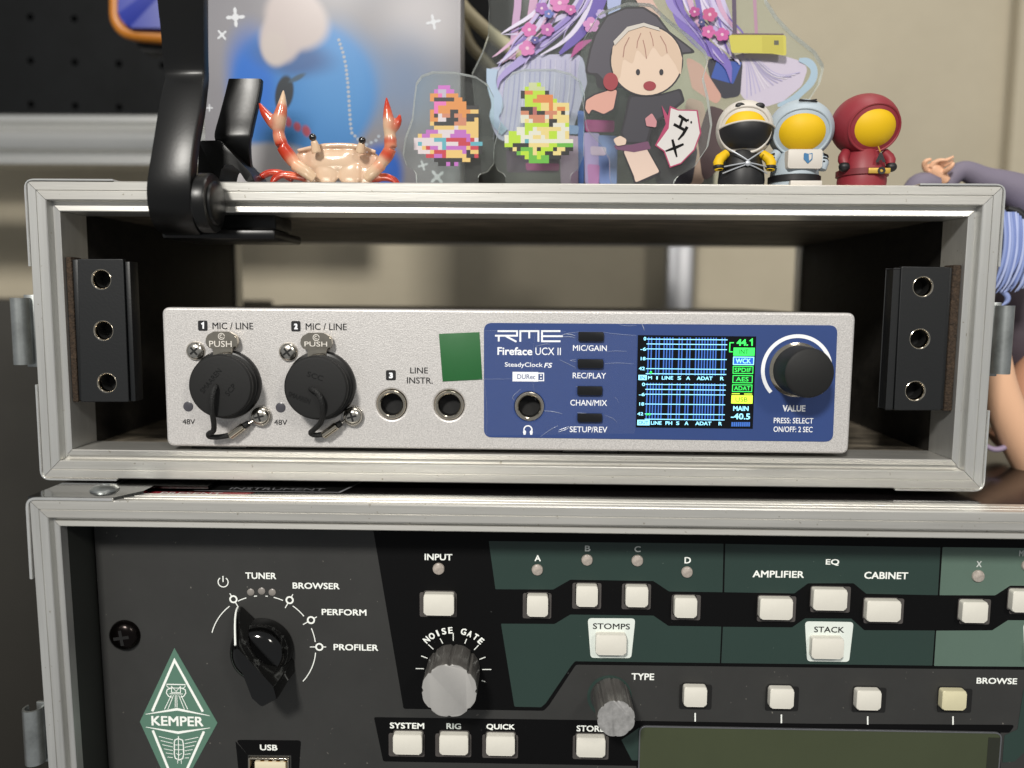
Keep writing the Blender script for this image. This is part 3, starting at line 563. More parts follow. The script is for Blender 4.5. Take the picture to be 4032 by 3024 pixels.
for c, pl in (('M', [(194, 654), (514, 656), (486, 922), (214, 920)]), ('N', [(234, 675), (561, 680), (530, 947), (249, 943)]), ('N', [(1698, 690), (2020, 694), (1990, 960), (1710, 957)])):
    put('white_plate_print', B().prism(rpoly(qs(c, pl, Yw), 1.2), Yw, Yw+.05), kplate, panel)
Yt = Yw-.05; g = B()
for t, c, mi, *bx in (('INPUT', 'L', 0, 460, 222, 652, 267), ('A', 'L', 0, 1200, 230, 1243, 273), ('B', 'M', 1, 175, 166, 213, 207), ('C', 'M', 1, 507, 170, 550, 212), ('D', 'M', 0, 843, 243, 887, 288), ('AMPLIFIER', 'M', 0, 1297, 335, 1648, 383), ('EQ', 'N', 0, 373, 257, 465, 303), ('CABINET', 'N', 0, 630, 343, 928, 393),
                      ('X', 'N', 1, 1383, 270, 1420, 313), ('MOD', 'N', 1, 1670, 199, 1770, 241), ('STOMPS', 'M', 2, 225, 688, 482, 730), ('STACK', 'N', 2, 293, 710, 500, 752), ('TYPE', 'M', 0, 485, 1022, 643, 1070), ('BROWSE', 'N', 0, 1382, 1053, 1660, 1097), ('SYSTEM', 'L', 0, 223, 1353, 467, 1397),
                      ('RIG', 'L', 1, 607, 1357, 710, 1400), ('QUICK', 'L', 0, 872, 1362, 1073, 1408), ('STORE', 'M', 0, 115, 1372, 310, 1417), ('TUNER', 'K', 0, 448, 347, 665, 393), ('BROWSER', 'K', 0, 763, 415, 1092, 460), ('PERFORM', 'K', 0, 958, 592, 1272, 637), ('PROFILER', 'K', 0, 1037, 827, 1352, 873), ('USB', 'K', 0, 547, 1500, 672, 1543)):
    text(g, t, c, *bx, Yt, .34 if mi != 2 else .2, mi=mi)
nc = q2('L', 657, 995, Yt); sL = 1.703*scale_at(Yt)
for i, ch in enumerate('NOISE GATE'):
    if ch == ' ': continue
    an = math.radians(132-i*9.4); R = 283/sL; ww = {'I': .35, 'G': 1.05, 'O': 1.12, 'N': 1}.get(ch, .85)*36/sL/2; hh = 46/sL/2
    text(g, ch, 'L', 0, 0, 0, 0, Yt, .4, mi=0, rot=an-math.pi/2, box=(nc[0]+R*math.cos(an)-ww, nc[1]+R*math.sin(an)-hh, nc[0]+R*math.cos(an)+ww, nc[1]+R*math.sin(an)+hh))
for x0, y0, x1, y1 in ((404, 992, 458, 993), (440, 907, 482, 923), (487, 830, 522, 863), (567, 790, 585, 824), (655, 755, 655, 805), (745, 793, 732, 824), (825, 835, 795, 866), (871, 915, 831, 930), (910, 998, 850, 998), (870, 1080, 846, 1072)): g.stroke(qs('L', [(x0, y0), (x1, y1)], Yt), .27, Yt)
for c, x, y0, y1 in (('M', 915, 1290, 1347), ('M', 1493, 1300, 1358), ('N', 655, 1312, 1368), ('N', 1227, 1312, 1368)): g.stroke(qs(c, [(x, y0), (x, y1)], Yt), .45, Yt)
kc = q2('K', 572, 847, Yt); Ra = 372/sL
for a0, a1 in ((164.6, 128), (117, 107), (98.5, 95.2), (86, 83.5), (77, 66.5), (54.5, 38), (22.5, 6.5), (-5.5, -42)): g.stroke(circ(kc[0], kc[1], Ra, 16, a0, a1), .3, Yt)
for x, yy in ((373, 527), (750, 533), (893, 667), (949, 847)):
    c_ = q2('K', x, yy, Yt); g.stroke(circ(c_[0], c_[1], 1.05, 22), .52, Yt, closed=True)
    d_ = (Vector(c_)-Vector(kc)).normalized()
    for s0, s1 in ((1.3, 2.2), (-1.3, -3.0)): g.stroke([tuple(Vector(c_)+d_*s0), tuple(Vector(c_)+d_*s1)], .3, Yt)
pc = q2('K', 304, 412, Yt); g.stroke(circ(pc[0], pc[1], 1.6, 26, 125, 415), .32, Yt); g.stroke([(pc[0], pc[1]), (pc[0], pc[1]+2.0)], .35, Yt-.005)
put('lettering', g, [kwhite, kdim, blackp], panel, kind='stuff')
# diamond badge
Yd = YP-.12; bg = put('badge', B().prism(qs('J', [(930, 1018), (1160, 1418), (935, 1830), (746, 1412)], Yd), Yd, YP+.01), klogo, prof)
g = B(); Ye = Yd-.05
def jl(pts, wd, closed=False, d=0): g.stroke(qs('J', pts, Ye), wd, Ye-d, 0, closed)
text(g, 'KEMPER', 'J', 798, 1380, 1095, 1437, Ye, .34)
jl([(812, 1356), (931, 1084), (1082, 1358)], .8); jl([(776, 1372), (945, 1345), (1120, 1380)], [.15, .9, .15]); jl([(778, 1440), (950, 1470), (1122, 1444)], [.15, .9, .15])
jl([(815, 1458), (905, 1680), (940, 1760), (1000, 1660), (1088, 1464)], .8)
jl([(888, 1212), (990, 1214)], .35); jl([(888, 1218), (900, 1232), (980, 1232), (990, 1220)], .22, d=.01)
jl([(915, 1220), (915, 1255), (963, 1256), (963, 1222)], .25, d=.02); jl([(918, 1225), (940, 1250), (960, 1226)], .2, d=.03)
for s_ in (-1, 1): jl([(940+s_*28, 1232), (940+s_*48, 1240), (940+s_*52, 1258), (940+s_*40, 1276), (940+s_*24, 1280)], .3, d=.04)
for s_ in (-1, 1): jl([(940+s_*26, 1270), (940+s_*62, 1345)], .25, d=.05); jl([(940+s_*14, 1270), (940+s_*44, 1345)], .22, d=.05); jl([(940+s_*4, 1270), (940+s_*5, 1335)], .22, d=.05)
jl([(905, 1262), (976, 1263)], .25, d=.06)
jl([(930, 1520), (934, 1508), (952, 1502), (974, 1510), (978, 1530), (980, 1585), (975, 1608), (955, 1616), (935, 1606), (930, 1585)], .35, True)
jl([(952, 1488), (953, 1612)], .25, d=.02); jl([(930, 1535), (978, 1536)], .2, d=.03); jl([(930, 1560), (978, 1561)], .2, d=.03); jl([(940, 1580), (955, 1590), (970, 1580)], .2, d=.04); jl([(948, 1612), (948, 1635)], .2); jl([(966, 1614), (968, 1636)], .2)
for i in range(6): jl([(848+i*9, 1490+i*22), (922, 1508+i*19)], .2, d=.01); jl([(1058-i*10, 1494+i*22), (986, 1510+i*19)], .2, d=.01)
put('badge_print', g, kwhite, bg)
# buttons
def button(c, su, bt, well=kwell, m=key, dp=2.6):
    r = crect(c, *bt, Yp-dp); base = crect(c, *bt, Yp)
    o = put('button', B().prism(rpoly(rect(*r), .9, 4), Yp-dp, Yp+.6, r=.38, seg=3), m, prof)
    if su: put('button_well', B().curve([rpoly(rect(*crect(c, *su, Yw)), .7), rpoly(rect(r[0]-.25, r[1]-.25, r[2]+.25, r[3]+.25), .9)], Yw-.12, Yw+.06, bev=.03), well, o)
for c, su, bt in (('L', (425, 475, 683, 652), (452, 490, 663, 642)), ('L', (1118, 480, 1316, 662), (1147, 500, 1293, 650)), ('M', (88, 412, 288, 597), (116, 435, 264, 583)), ('M', (420, 418, 620, 600), (448, 440, 602, 585)), ('M', (753, 492, 953, 672), (776, 515, 930, 657)),
                  ('M', (1328, 500, 1592, 683), (1348, 520, 1572, 670)), ('N', (270, 435, 540, 620), (290, 458, 520, 607)), ('N', (627, 515, 897, 695), (648, 535, 880, 683)), ('N', (1272, 520, 1477, 700), (1290, 543, 1462, 690)), ('N', (1607, 448, 1812, 632), (1627, 470, 1795, 620)),
                  ('M', None, (245, 762, 458, 908)), ('N', None, (278, 785, 498, 933)), ('N', None, (1745, 800, 1965, 948)),
                  ('L', (215, 1417, 470, 1590), (245, 1430, 450, 1577)), ('L', (528, 1420, 783, 1592), (556, 1433, 760, 1580)), ('L', (843, 1427, 1096, 1600), (870, 1440, 1073, 1585)), ('L', (1450, 1433, 1703, 1608), (1477, 1450, 1680, 1595))): button(c, su, bt)
for i, (c, su, bt) in enumerate((('M', (805, 1092, 1030, 1272), (838, 1112, 997, 1256)), ('M', (1383, 1105, 1612, 1283), (1415, 1123, 1580, 1268)), ('N', (548, 1113, 780, 1292), (580, 1135, 748, 1278)), ('N', (1122, 1120, 1355, 1293), (1153, 1138, 1320, 1278)))): button(c, su, bt, bore, keyy if i == 3 else key)
for c, x, yy, r in (('L', 557, 323, 42), ('L', 1219, 330, 40), ('M', 190, 264, 40), ('M', 527, 268, 41), ('M', 860, 345, 40), ('N', 1395, 372, 43), ('N', 1728, 300, 42)):
    p = q2(c, x, yy, Yt); rr = r/sL; put('indicator_light', B().lathe([(rr, Yg), (rr, Yt-.1), (rr*.9, Yt-.5), (rr*.55, Yt-.8), (.02, Yt-.9)], *p, 24), ledm, prof)
for x, yy in ((489, 480), (562, 473), (633, 481)):
    p = q2('K', x, yy, Yt); put('tuner_light', B().lathe([(1.15, YP), (1.15, Yt-.05), (.8, Yt-.25), (.02, Yt-.3)], *p, 22), tuneled, prof)
# knobs
def fluted(c, bx, by, fx, fy, r0, r1, h, name, top, nf, par):
    cx, cz = q2(c, bx, by, YP); f_ = lambda a_, r, y: 1-.09*max(0, math.cos(nf*(a_-math.pi/2)))**9-.02*(1-abs(math.cos(nf*(a_-math.pi/2))))
    k = put(name, B().lathe([(r0, YP-.1), (r0, YP-.6), (r0*.5+r1*.5, YP-h*.55), (r1, YP-h+.7), (r1*.985, YP-h+.35)], cx, cz, 144, mod=f_), knobside, par, ang=50)
    put('knob_face', B().prism([(cx+r1*.985*f_(t, 0, 0)*math.cos(t), cz+r1*.985*f_(t, 0, 0)*math.sin(t)) for t in [2*math.pi*j/144 for j in range(144)]], YP-h, YP-h+.45, r=.14), top, k, ang=30)
fluted('L', 657, 998, 0, 0, 8.6, 8.55, 14.2, 'noise_gate_knob', knobtop, 8, prof)
fluted('M', 352, 1172, 0, 0, 6.0, 5.85, 14.5, 'type_knob', speckle, 8, prof)
# big rotary selector
sel_c = q2('K', 572, 850, YP); ang = math.atan2(q2('K', 373, 527, YP)[1]-sel_c[1], q2('K', 373, 527, YP)[0]-sel_c[0])
def loc(u_, v_, y): return (sel_c[0]+u_*math.cos(ang)-v_*math.sin(ang), y, sel_c[1]+u_*math.sin(ang)+v_*math.cos(ang))
def loft(b, rings):
    n = len(rings[0][1]); vs = []; fs = []
    for y, r in rings: vs += [loc(a_, b_, y) for a_, b_ in r]
    for i in range(len(rings)-1): fs += [(i*n+j, i*n+(j+1) % n, (i+1)*n+(j+1) % n, (i+1)*n+j) for j in range(n)]
    fs += [tuple(range(n))[::-1], tuple(range((len(rings)-1)*n, len(rings)*n))]; return b.add(vs, fs)
b = B(); b.lathe([(9.9, YP-.3), (9.9, YP-1.6), (9.6, YP-3.2), (8.6, YP-5.8), (7.4, YP-7.2), (6.0, YP-7.9), (.02, YP-8.1)], *sel_c, 56)
def blade(tip, tail, wt, wm, wl):
    return rpoly([(tip, -wt), (tip*.2, -wm), (-tail*.7, -wl), (-tail, -wl*.7), (-tail, wl*.7), (-tail*.7, wl), (tip*.2, wm), (tip, wt)], [wt*.8, 2, 1, 1, 1, 1, 2, wt*.8], 4)
loft(b, [(YP-.3, blade(15.2, 12.2, 1.2, 4.6, 6.6)), (YP-2.5, blade(14.8, 12.2, 1.1, 4.2, 6.2)), (YP-6, blade(13.0, 12.4, 1.0, 3.0, 5.4)), (YP-10, blade(10.2, 12.8, .9, 2.4, 4.6)), (YP-13.5, blade(7.6, 13, .8, 2.1, 4.1)), (YP-14.6, blade(6.8, 12.6, .6, 1.8, 3.8))])
sel = put('selector_knob', b, gloss, prof, ang=40)
put('pointer_line', B().tube([loc(15.3, 0, YP-.6), loc(14.9, 0, YP-2.6), loc(13.1, 0, YP-6.1), loc(10.3, 0, YP-10.1), loc(7.7, 0, YP-13.6)], .33, 10, smooth=2), kwhite, sel)
phillips(*q2('J', 660, 955, YP-1), 5.0, YP, mat('black_oxide_screw', '1c1817', .22, .9), 'rack_screw', prof, rot=.15, h=2.6)
# usb socket
x0, z0, x1, z1 = usbr; z1 -= 0
us = put('usb_socket', B().curve([rpoly(rect(x0+.05, z0, x1-.05, z1-.05), .4), rpoly(rect(x0+.5, z0+.4, x1-.5, z1-.5), .3)], YP-.8, YP+5.8, bev=.08), nickel, prof)
put('contact_tongue', B().box(x0+1.9, YP-.2, z1-5, x1-1.3, YP+5, z1-1.7, r=.2), pcb, us)
for i in range(4): put('contact', B().box(x0+3.6+i*2.6, YP+.2, z1-1.75, x0+4.9+i*2.6, YP+4.5, z1-1.55), gold, us)
# display
Yv = YP-.5; xs0, zs1 = q2('M', 540, 1376, Yv); xs1 = q2('N', 1558, 1398, Yv)[0]
dsp = put('display_window', B().prism(rpoly(rect(xs0+.35, zs1-40, xs1-.35, zs1-.35), 2.0, 6), Yv, YP+.05), lcd, prof)
put('display_frame', B().curve([rpoly(rect(xs0, zs1-40.4, xs1, zs1), 2.3, 6), rpoly(rect(xs0+.4, zs1-40, xs1-.4, zs1-.4), 2.0, 6)], Yv-.15, YP+.1, bev=.04), mat('grey_rim', '77787c', .3, .6), dsp)
put('display_border', B().prism(rect(xs1-4.2, zs1-39.5, xs1-.5, zs1-1.8), Yv-.05, Yv+.02), mat('dark_rim', '26281f', .25), dsp)

# ================================================================== ORGANIC SHAPES (voxel-joined, colour carried over from the pieces)
def organic(name, prims, vox, mt, parent, smooth=4, **kw):
    allb = B(); kd = kdtree.KDTree(sum(len(b.v) for b, _ in prims)); cols = []; i = 0
    for b, c in prims:
        base = len(allb.v); allb.add(b.v, b.f)
        for v in b.v: kd.insert(v, i); i += 1; cols.append(c(v) if callable(c) else lin(c))
    kd.balance(); me = bpy.data.meshes.new('t'); me.from_pydata(allb.v, [], allb.f); o = bpy.data.objects.new('t', me); C.objects.link(o)
    r = o.modifiers.new('r', 'REMESH'); r.mode = 'VOXEL'; r.voxel_size = vox; s_ = o.modifiers.new('s', 'SMOOTH'); s_.iterations = smooth; s_.factor = .5
    dg = bpy.context.evaluated_depsgraph_get(); m2 = bpy.data.meshes.new_from_object(o.evaluated_get(dg)); bpy.data.objects.remove(o)
    nb = B(); nb.add([tuple(v.co) for v in m2.vertices], [tuple(p.vertices) for p in m2.polygons]); vc = []
    for v in nb.v:
        acc = [0, 0, 0]; ws = 0
        for _, idx, dist in kd.find_n(v, 40):
            w_ = 1/(dist+.35)**2; ws += w_; acc = [a_+w_*c_ for a_, c_ in zip(acc, cols[idx])]
        vc.append([a_/ws for a_ in acc]+[1])
    ob = put(name, nb, mt, parent, ang=180, **kw); at = ob.data.color_attributes.new('paint', 'FLOAT_COLOR', 'POINT'); at.data.foreach_set('color', [x for c_ in vc for x in c_]); return ob
def vmat(name, rough, coat=0, spec=.5, noise=0):
    m = mat(name, 'ffffff', rough, coat=coat, spec=spec); nt = m.node_tree; a_ = nt.nodes.new('ShaderNodeVertexColor'); a_.layer_name = 'paint'
    nt.links.new(a_.outputs[0], nt.nodes['Principled BSDF'].inputs['Base Color']); return m

# ================================================================== CLAMP ARM on the left of the small case
cl = thing('clamp_arm', 'black steel clamp arm gripping the top left edge of the small case', 'clamp', (q('A', 1150, 1300, -5)[0], 0, H))
def strap(rows, th, name, par, m=clampm, c='A'):                    # rows: (xl, xr, y, Y)
    P_ = [(Vector(q(c, xl, yy, Y)), Vector(q(c, xr, yy, Y))) for xl, xr, yy, Y in rows]
    for _ in range(2):
        Q = [P_[0]]
        for a_, b_ in zip(P_, P_[1:]): Q += [tuple(a_[i]*.75+b_[i]*.25 for i in (0, 1)), tuple(a_[i]*.25+b_[i]*.75 for i in (0, 1))]
        P_ = Q+[P_[-1]]
    vs = []; n = len(P_); e = .7
    for i, (l, r) in enumerate(P_):
        t = (P_[min(i+1, n-1)][0]-P_[max(i-1, 0)][0]+P_[min(i+1, n-1)][1]-P_[max(i-1, 0)][1]).normalized(); d = (r-l).normalized(); nn = t.cross(d).normalized()
        if i == 0: ref = nn if nn.y > 0 else -nn
        if nn.dot(ref) < 0: nn = -nn
        ref = nn
        vs += [l+nn*e, l+nn*.2+d*.2, l+d*e, r-d*e, r+nn*.2-d*.2, r+nn*e, r+nn*(th-.4), r+nn*th-d*.4, l+nn*th+d*.4, l+nn*(th-.4)]
    k = 10; fs = [(i*k+j, i*k+(j+1) % k, (i+1)*k+(j+1) % k, (i+1)*k+j) for i in range(n-1) for j in range(k)]+[tuple(range(k))[::-1], tuple(range((n-1)*k, n*k))]
    b2 = bmesh.new(); vv = [b2.verts.new(v) for v in vs]; [b2.faces.new([vv[i] for i in f]) for f in fs]; bmesh.ops.recalc_face_normals(b2, faces=b2.faces)
    return put(name, B().bm(b2), m, par, ang=24)
strap([(1005, 1325, -220, -14), (1020, 1330, 0, -11), (1045, 1330, 200, -8), (1062, 1332, 455, -4.5), (1078, 1333, 500, -5), (1060, 1325, 560, -7), (1030, 1310, 700, -10), (1000, 1272, 900, -13.5), (968, 1250, 1090, -15.5), (950, 1243, 1220, -16), (955, 1245, 1330, -15), (978, 1262, 1440, -11), (1020, 1290, 1510, -6), (1075, 1320, 1540, 1)], 4.2, 'upright_bar', cl)
jx0, jz = q('A', 1060, 1552, 1)[0], q('A', 1060, 1552, 1)[2]; jx1 = q('A', 1820, 1570, 4)[0]
put('lower_jaw', B().box(jx0, .5, jz-.3, jx1, 30, jz+2.6, r=.8), clampm, cl)
put('jaw_pad', B().box(jx0+4, 9.5, jz+2.7, jx1-2.5, 28, H-8.5, r=1.2, seg=3), rubber2, cl)
kx, kz = q('A', 1368, 1325, -9)[0], q('A', 1368, 1325, -9)[2]
b = B(); pf = [(.02, 3.6), (5.5, 3.5), (6.3, 3.1), (6.5, 2.4), (8.4, 2.2), (8.7, 1.6), (8.7, -1.2), (8.2, -1.8), (5, -2), (5, -6.5), (.02, -6.5)]; n = 44
b.add([(kx-1+h_, -8+r*math.cos(2*math.pi*j/n), kz+r*math.sin(2*math.pi*j/n)) for r, h_ in pf for j in range(n)], [(i*n+j, i*n+(j+1) % n, (i+1)*n+(j+1) % n, (i+1)*n+j) for i in range(len(pf)-1) for j in range(n)])
put('pivot_screw', b, clampm, cl)
put('upper_bracket', B().prism(rpoly(qs('A', [(1305, 921), (1445, 918), (1535, 1020), (1640, 1130), (1668, 1186), (1610, 1186), (1560, 1110), (1500, 1065), (1455, 1090), (1430, 1186), (1290, 1186)], 3), [1, 2, 2, 2, 0, .5, 2, 2, 1.5, .5, 0]), 2.5, 17, r=.3), clampm, cl)
strap([(1488, 1706, 513, 9), (1470, 1700, 590, 8.5), (1425, 1660, 760, 6.5), (1398, 1640, 850, 5), (1393, 1632, 900, 4.5), (1420, 1630, 970, 6), (1500, 1635, 1060, 9), (1580, 1650, 1150, 14)], 2.6, 'lever', cl)

# ================================================================== CRAB
crab = thing('crab_figurine', 'glossy cream and red crab figurine raising both claws, on top of the small case', 'crab figurine', (q('B', 795, 1300, 14)[0], 16, H))
def Cq(x, y, Y): return q('B', x, y, Y)
RED, CRM, MID = lin('b83a1e'), lin('cdb69c'), lin('c98a6e')
def mixc(a_, b_, t): t = max(0, min(1, t)); return tuple(x*(1-t)+y*t for x, y in zip(a_[:3], b_[:3]))
pr = []; sB = 1.8436*scale_at(14)
def mm(pxl): return pxl/sB
b = B(); cxb = Cq(790, 1190, 17)                                     # carapace, an ellipsoid squared off towards the top
bm_ = bmesh.new(); bmesh.ops.create_uvsphere(bm_, u_segments=48, v_segments=32, radius=1)
for v in bm_.verts:
    x, y, z = v.co; k = (abs(x)**4+abs(z)**4+.0001)**.25/max(1e-3, math.hypot(x, z)); rr = 1/max(.62, (abs(x)**3.2+abs(z)**3.2)**(1/3.2)/max(1e-3, math.hypot(x, z)))
    wd = 310-45*max(0, -z); v.co = Vector((cxb[0]+mm(wd)*x*rr*.98, 17+6.5*y, cxb[2]+mm(125)*z*rr*.95))
pr.append((b.bm(bm_), lambda v: mixc(CRM, RED, (abs(v[0]-cxb[0])-mm(225))/mm(95)*.9+.25*math.sin(v[2]*1.7+v[0])*(abs(v[0]-cxb[0])/mm(300)))))
for x0, x1, y0, y1, dY in ((652, 795, 1085, 1185, 10.9), (795, 938, 1085, 1185, 10.9), (625, 797, 1165, 1340, 10.8), (795, 970, 1165, 1340, 10.8), (480, 665, 1095, 1240, 12), (925, 1100, 1105, 1250, 12), (520, 665, 1190, 1350, 12), (925, 1060, 1190, 1350, 12)):
    c_ = Cq((x0+x1)/2, (y0+y1)/2, dY+1.6); bm_ = bmesh.new(); bmesh.ops.create_uvsphere(bm_, u_segments=24, v_segments=16, radius=1)
    for v in bm_.verts:
        x, y, z = v.co; h_ = max(1e-3, math.hypot(x, z)); rr = 1/max(.75, (abs(x)**3+abs(z)**3)**(1/3)/h_); v.co = Vector((c_[0]+x*rr*mm((x1-x0)/2-3), dY+1.6+y*1.55, c_[2]+z*rr*mm((y1-y0)/2-3)))
    side = x0 < 500 or x1 > 1080
    pr.append((B().bm(bm_), (lambda v: mixc(CRM, MID, .45)) if side else (lambda v: mixc(CRM, MID, .18))))
pr.append((B().tube([Cq(x, y, 12) for x, y in ((500, 1095), (650, 1062), (790, 1052), (940, 1060), (1070, 1105))], [.6, .8, .8, .8, .6], 12, smooth=2), 'd0b094'))
for sx, xs_ in ((-1, ((345, 640), (1300,))), (1, ())): pass
def limb(pts, rad, cols, Y=9):
    b = B().tube([Cq(x, y, Y+dy) for x, y, dy in pts], [mm(r) for r in rad], 16, smooth=2); P_ = [Vector(Cq(x, y, Y+dy)) for x, y, dy in pts]
    def cf(v):
        v = Vector(v); d = sorted((v-p).length for p in P_); i = min(range(len(P_)), key=lambda i: (v-P_[i]).length); return lin(cols[i]) if isinstance(cols[i], str) else cols[i]
    pr.append((b, cf))
W_, R2, M2, C2 = 'd08b6c', 'b5341a', 'c2583a', 'cfb294'
limb([(625, 1300, 0), (560, 1245, -1), (480, 1190, -1)], [34, 44, 46], [C2, C2, 'dfae8c'])
limb([(480, 1180, -1), (430, 1120, -1), (388, 1060, -1.5)], [44, 50, 44], [W_, R2, R2])
limb([(388, 1050, -1.5), (368, 1000, -1.5), (362, 950, -1.5)], [44, 44, 40], [R2, W_, R2])
limb([(360, 945, -1.5), (365, 880, -2), (385, 800, -2), (395, 720, -2), (398, 655, -2)], [44, 52, 42, 24, 6], [C2, C2, M2, C2, C2])
limb([(340, 920, -1.5), (305, 870, -1.5), (255, 810, -1.5), (222, 745, -1.5)], [36, 40, 30, 6], [R2, R2, R2, R2])
limb([(1000, 1300, 0), (1050, 1245, -1), (1110, 1190, -1)], [32, 44, 44], [C2, C2, W_])
limb([(1110, 1180, -1), (1150, 1130, -1), (1178, 1075, -1.5)], [42, 48, 42], [C2, R2, M2])
limb([(1176, 1068, -1.5), (1175, 1020, -1.5), (1170, 975, -1.5)], [44, 46, 40], [W_, R2, C2])
limb([(1170, 970, -1.5), (1165, 900, -2), (1155, 820, -2), (1150, 760, -2), (1146, 705, -2)], [42, 46, 34, 20, 6], [C2, C2, M2, R2, R2])
limb([(1190, 940, -1.5), (1220, 900, -1.5), (1240, 860, -1.5), (1243, 828, -1.5)], [32, 34, 20, 6], [M2, R2, R2, R2])
for pts in ([(560, 1290, 3), (450, 1270, 2), (380, 1262, 2), (330, 1300, 2), (310, 1335, 2)], [(470, 1300, 6), (380, 1255, 6), (300, 1250, 6), (240, 1280, 6), (205, 1330, 6)], [(1040, 1300, 3), (1110, 1280, 2), (1170, 1285, 2), (1220, 1330, 2)], [(1060, 1300, 5), (1130, 1285, 6), (1200, 1300, 6), (1240, 1340, 6)]):
    limb(pts, [30]+[26]*(len(pts)-2)+[12], [R2, 'dc5a34', R2, 'a82a18', R2][:len(pts)])
limb([(640, 1110, 0), (630, 1060, -.5), (617, 1020, -1)], [36, 30, 22], [C2, C2, C2]); limb([(955, 1110, 0), (962, 1065, -.5), (970, 1035, -1)], [36, 30, 22], [C2, C2, C2])
organic('body', pr, .34, vmat('glazed_crab_paint', .22, coat=.6), crab, smooth=3)
for x, yy in ((613, 998), (972, 1020)): c_ = Cq(x, yy, 8); put('eye', B().ball((c_[0], 7.6, c_[2]), mm(26)), mat('eye_black', '050505', .08, coat=1), crab)

# ================================================================== CLEAR STANDS
def stand(outline, c, Y, th, par, r=1.5):
    return put('acrylic_plate', B().prism(rpoly(qs(c, outline, Y), r, 4), Y, Y+th, mi=0, side=1, r=.25, seg=2), [acr, acre], par, ang=30)
O1 = [(1262, 1120), (1280, 1000), (1330, 860), (1345, 720), (1360, 600), (1400, 545), (1480, 517), (1640, 520), (1790, 550), (1880, 610), (1925, 700), (1925, 1180), (1880, 1240), (1810, 1265), (1810, 1350), (1360, 1350), (1358, 1245), (1290, 1200)]
O2 = [(75, 1150), (85, 1050), (130, 880), (145, 700), (165, 590), (215, 525), (300, 500), (520, 500), (640, 530), (715, 590), (742, 680), (735, 1130), (700, 1220), (640, 1260), (638, 1350), (168, 1350), (165, 1265), (105, 1230)]
def sprite(c, out, x0, y0, pal, label, seed):
    Y = 18; base = q(c, x0+250, 1330, Y); root = thing('acrylic_stand', label, 'acrylic stand', (base[0], Y, H))
    stand(out, c, Y, 3, root); rnd = random.Random(seed); cell = 29.3; cells = {}; mats_ = sorted(set(sum(pal, [])))
    prof_ = [0, 3, 5, 7, 8, 8, 11, 12, 12, 12, 12, 11, 13, 15, 16, 17, 17, 16, 13, 9, 5]; off = [8, 6, 5, 4, 4, 5, 5, 4, 4, 4, 4, 5, 3, 1, 0, 0, 0, 1, 3, 5, 6]
    for r_ in range(21):
        band = pal[min(len(pal)-1, r_*len(pal)//21)]; col = None
        for k in range(prof_[r_]):
            if col is None or rnd.random() < .62: col = cells.get((k+off[r_], r_-1), None) if rnd.random() < .25 else rnd.choice(band)
            if col is None: col = rnd.choice(band)
            cells[(k+off[r_], r_)] = col
    for ci, col in enumerate(mats_):
        g = B()
        for (k, r_), v_ in cells.items():
            if v_ == col: g.flat(qs(c, [(x0+k*cell, y0+r_*cell), (x0+(k+1)*cell, y0+r_*cell), (x0+(k+1)*cell, y0+(r_+1)*cell), (x0+k*cell, y0+(r_+1)*cell)], Y-.06), Y-.06)
        g.sm = False
        if g.v: put('printed_squares', g, mat('print_'+col, tuple(x*.75 for x in lin(col)[:3]), .45), root, kind='stuff')
    put('foot_plate', B().box(base[0]-10, Y-3, H+.05, base[0]+12, Y+12, H+1.15, r=.3), acre, root)
sprite('B', O1, 1345, 590, [['c564c2', 'b8b0c4', 'c564c2', 'c564c2'], ['0b0a10', 'd98a3c', 'e06bb4', 'd98a3c'], ['d98a3c', '0b0a10', 'b0605c', 'e0bd70'], ['c98060', '0b0a10', 'e0bd70', 'd8cdd2'], ['b964bd', 'd8cdd2', 'e0bd70', 'b964bd'], ['d8cdd2', 'c0283c', 'd8cdd2', 'b964bd', '57a8b8'], ['0b0a10', 'c0283c', 'e0bd70', 'b964bd'], ['0b0a10', '0b0a10', 'b964bd']],
       'clear acrylic stand with pink, purple and red pixel pattern, left of the lime one', 29)
sprite('C', O2, 160, 570, [['b4d828', 'c3cc9a', 'b4d828'], ['0b0d0a', 'd9803c', 'b4d828'], ['d98040', '0b0d0a', 'b0605c', 'e3cf86'], ['c98060', '0b0d0a', 'e3cf86', 'd8d8c8'], ['b4d828', 'dcdccc', 'e3cf86'], ['dcdccc', 'b4d828', 'dcdccc', '57a8b8', 'e3cf86'], ['0b0d0a', '60b038', 'e3cf86', 'b4d828'], ['0b0d0a', '0b0d0a', '60b038']],
       'clear acrylic stand with lime green pixel pattern, right of the pink one', 47)
# plain cut-out figure without face, and its speech bubble
Y = 12.0; f1 = thing('acrylic_stand', 'clear acrylic stand with faceless dark-capped cut-out and white speech bubble', 'acrylic stand', (q('C', 1150, 1330, Y)[0], Y, H))
stand([(735, 760), (690, 520), (735, 280), (850, 90), (1050, 15), (1230, 25), (1340, 130), (1520, 270), (1620, 370), (1645, 430), (1605, 560), (1640, 700), (1668, 900), (1640, 1060), (1540, 1210), (1400, 1290), (1390, 1350), (930, 1350), (925, 1150), (870, 1050), (760, 930)], 'C', Y, 3, f1, r=3)
def pm(h_): return bpy.data.materials.get('print_'+h_) or mat('print_'+h_, tuple(x*.75 for x in lin(h_)[:3]), .45)
def ell(c, x, y, rx, ry, Y, n=40, rot=0): return qs(c, [(x+rx*math.cos(t)*math.cos(rot)-ry*math.sin(t)*math.sin(rot), y+rx*math.cos(t)*math.sin(rot)+ry*math.sin(t)*math.cos(rot)) for t in [2*math.pi*i/n for i in range(n)]], Y)
dep = [0]
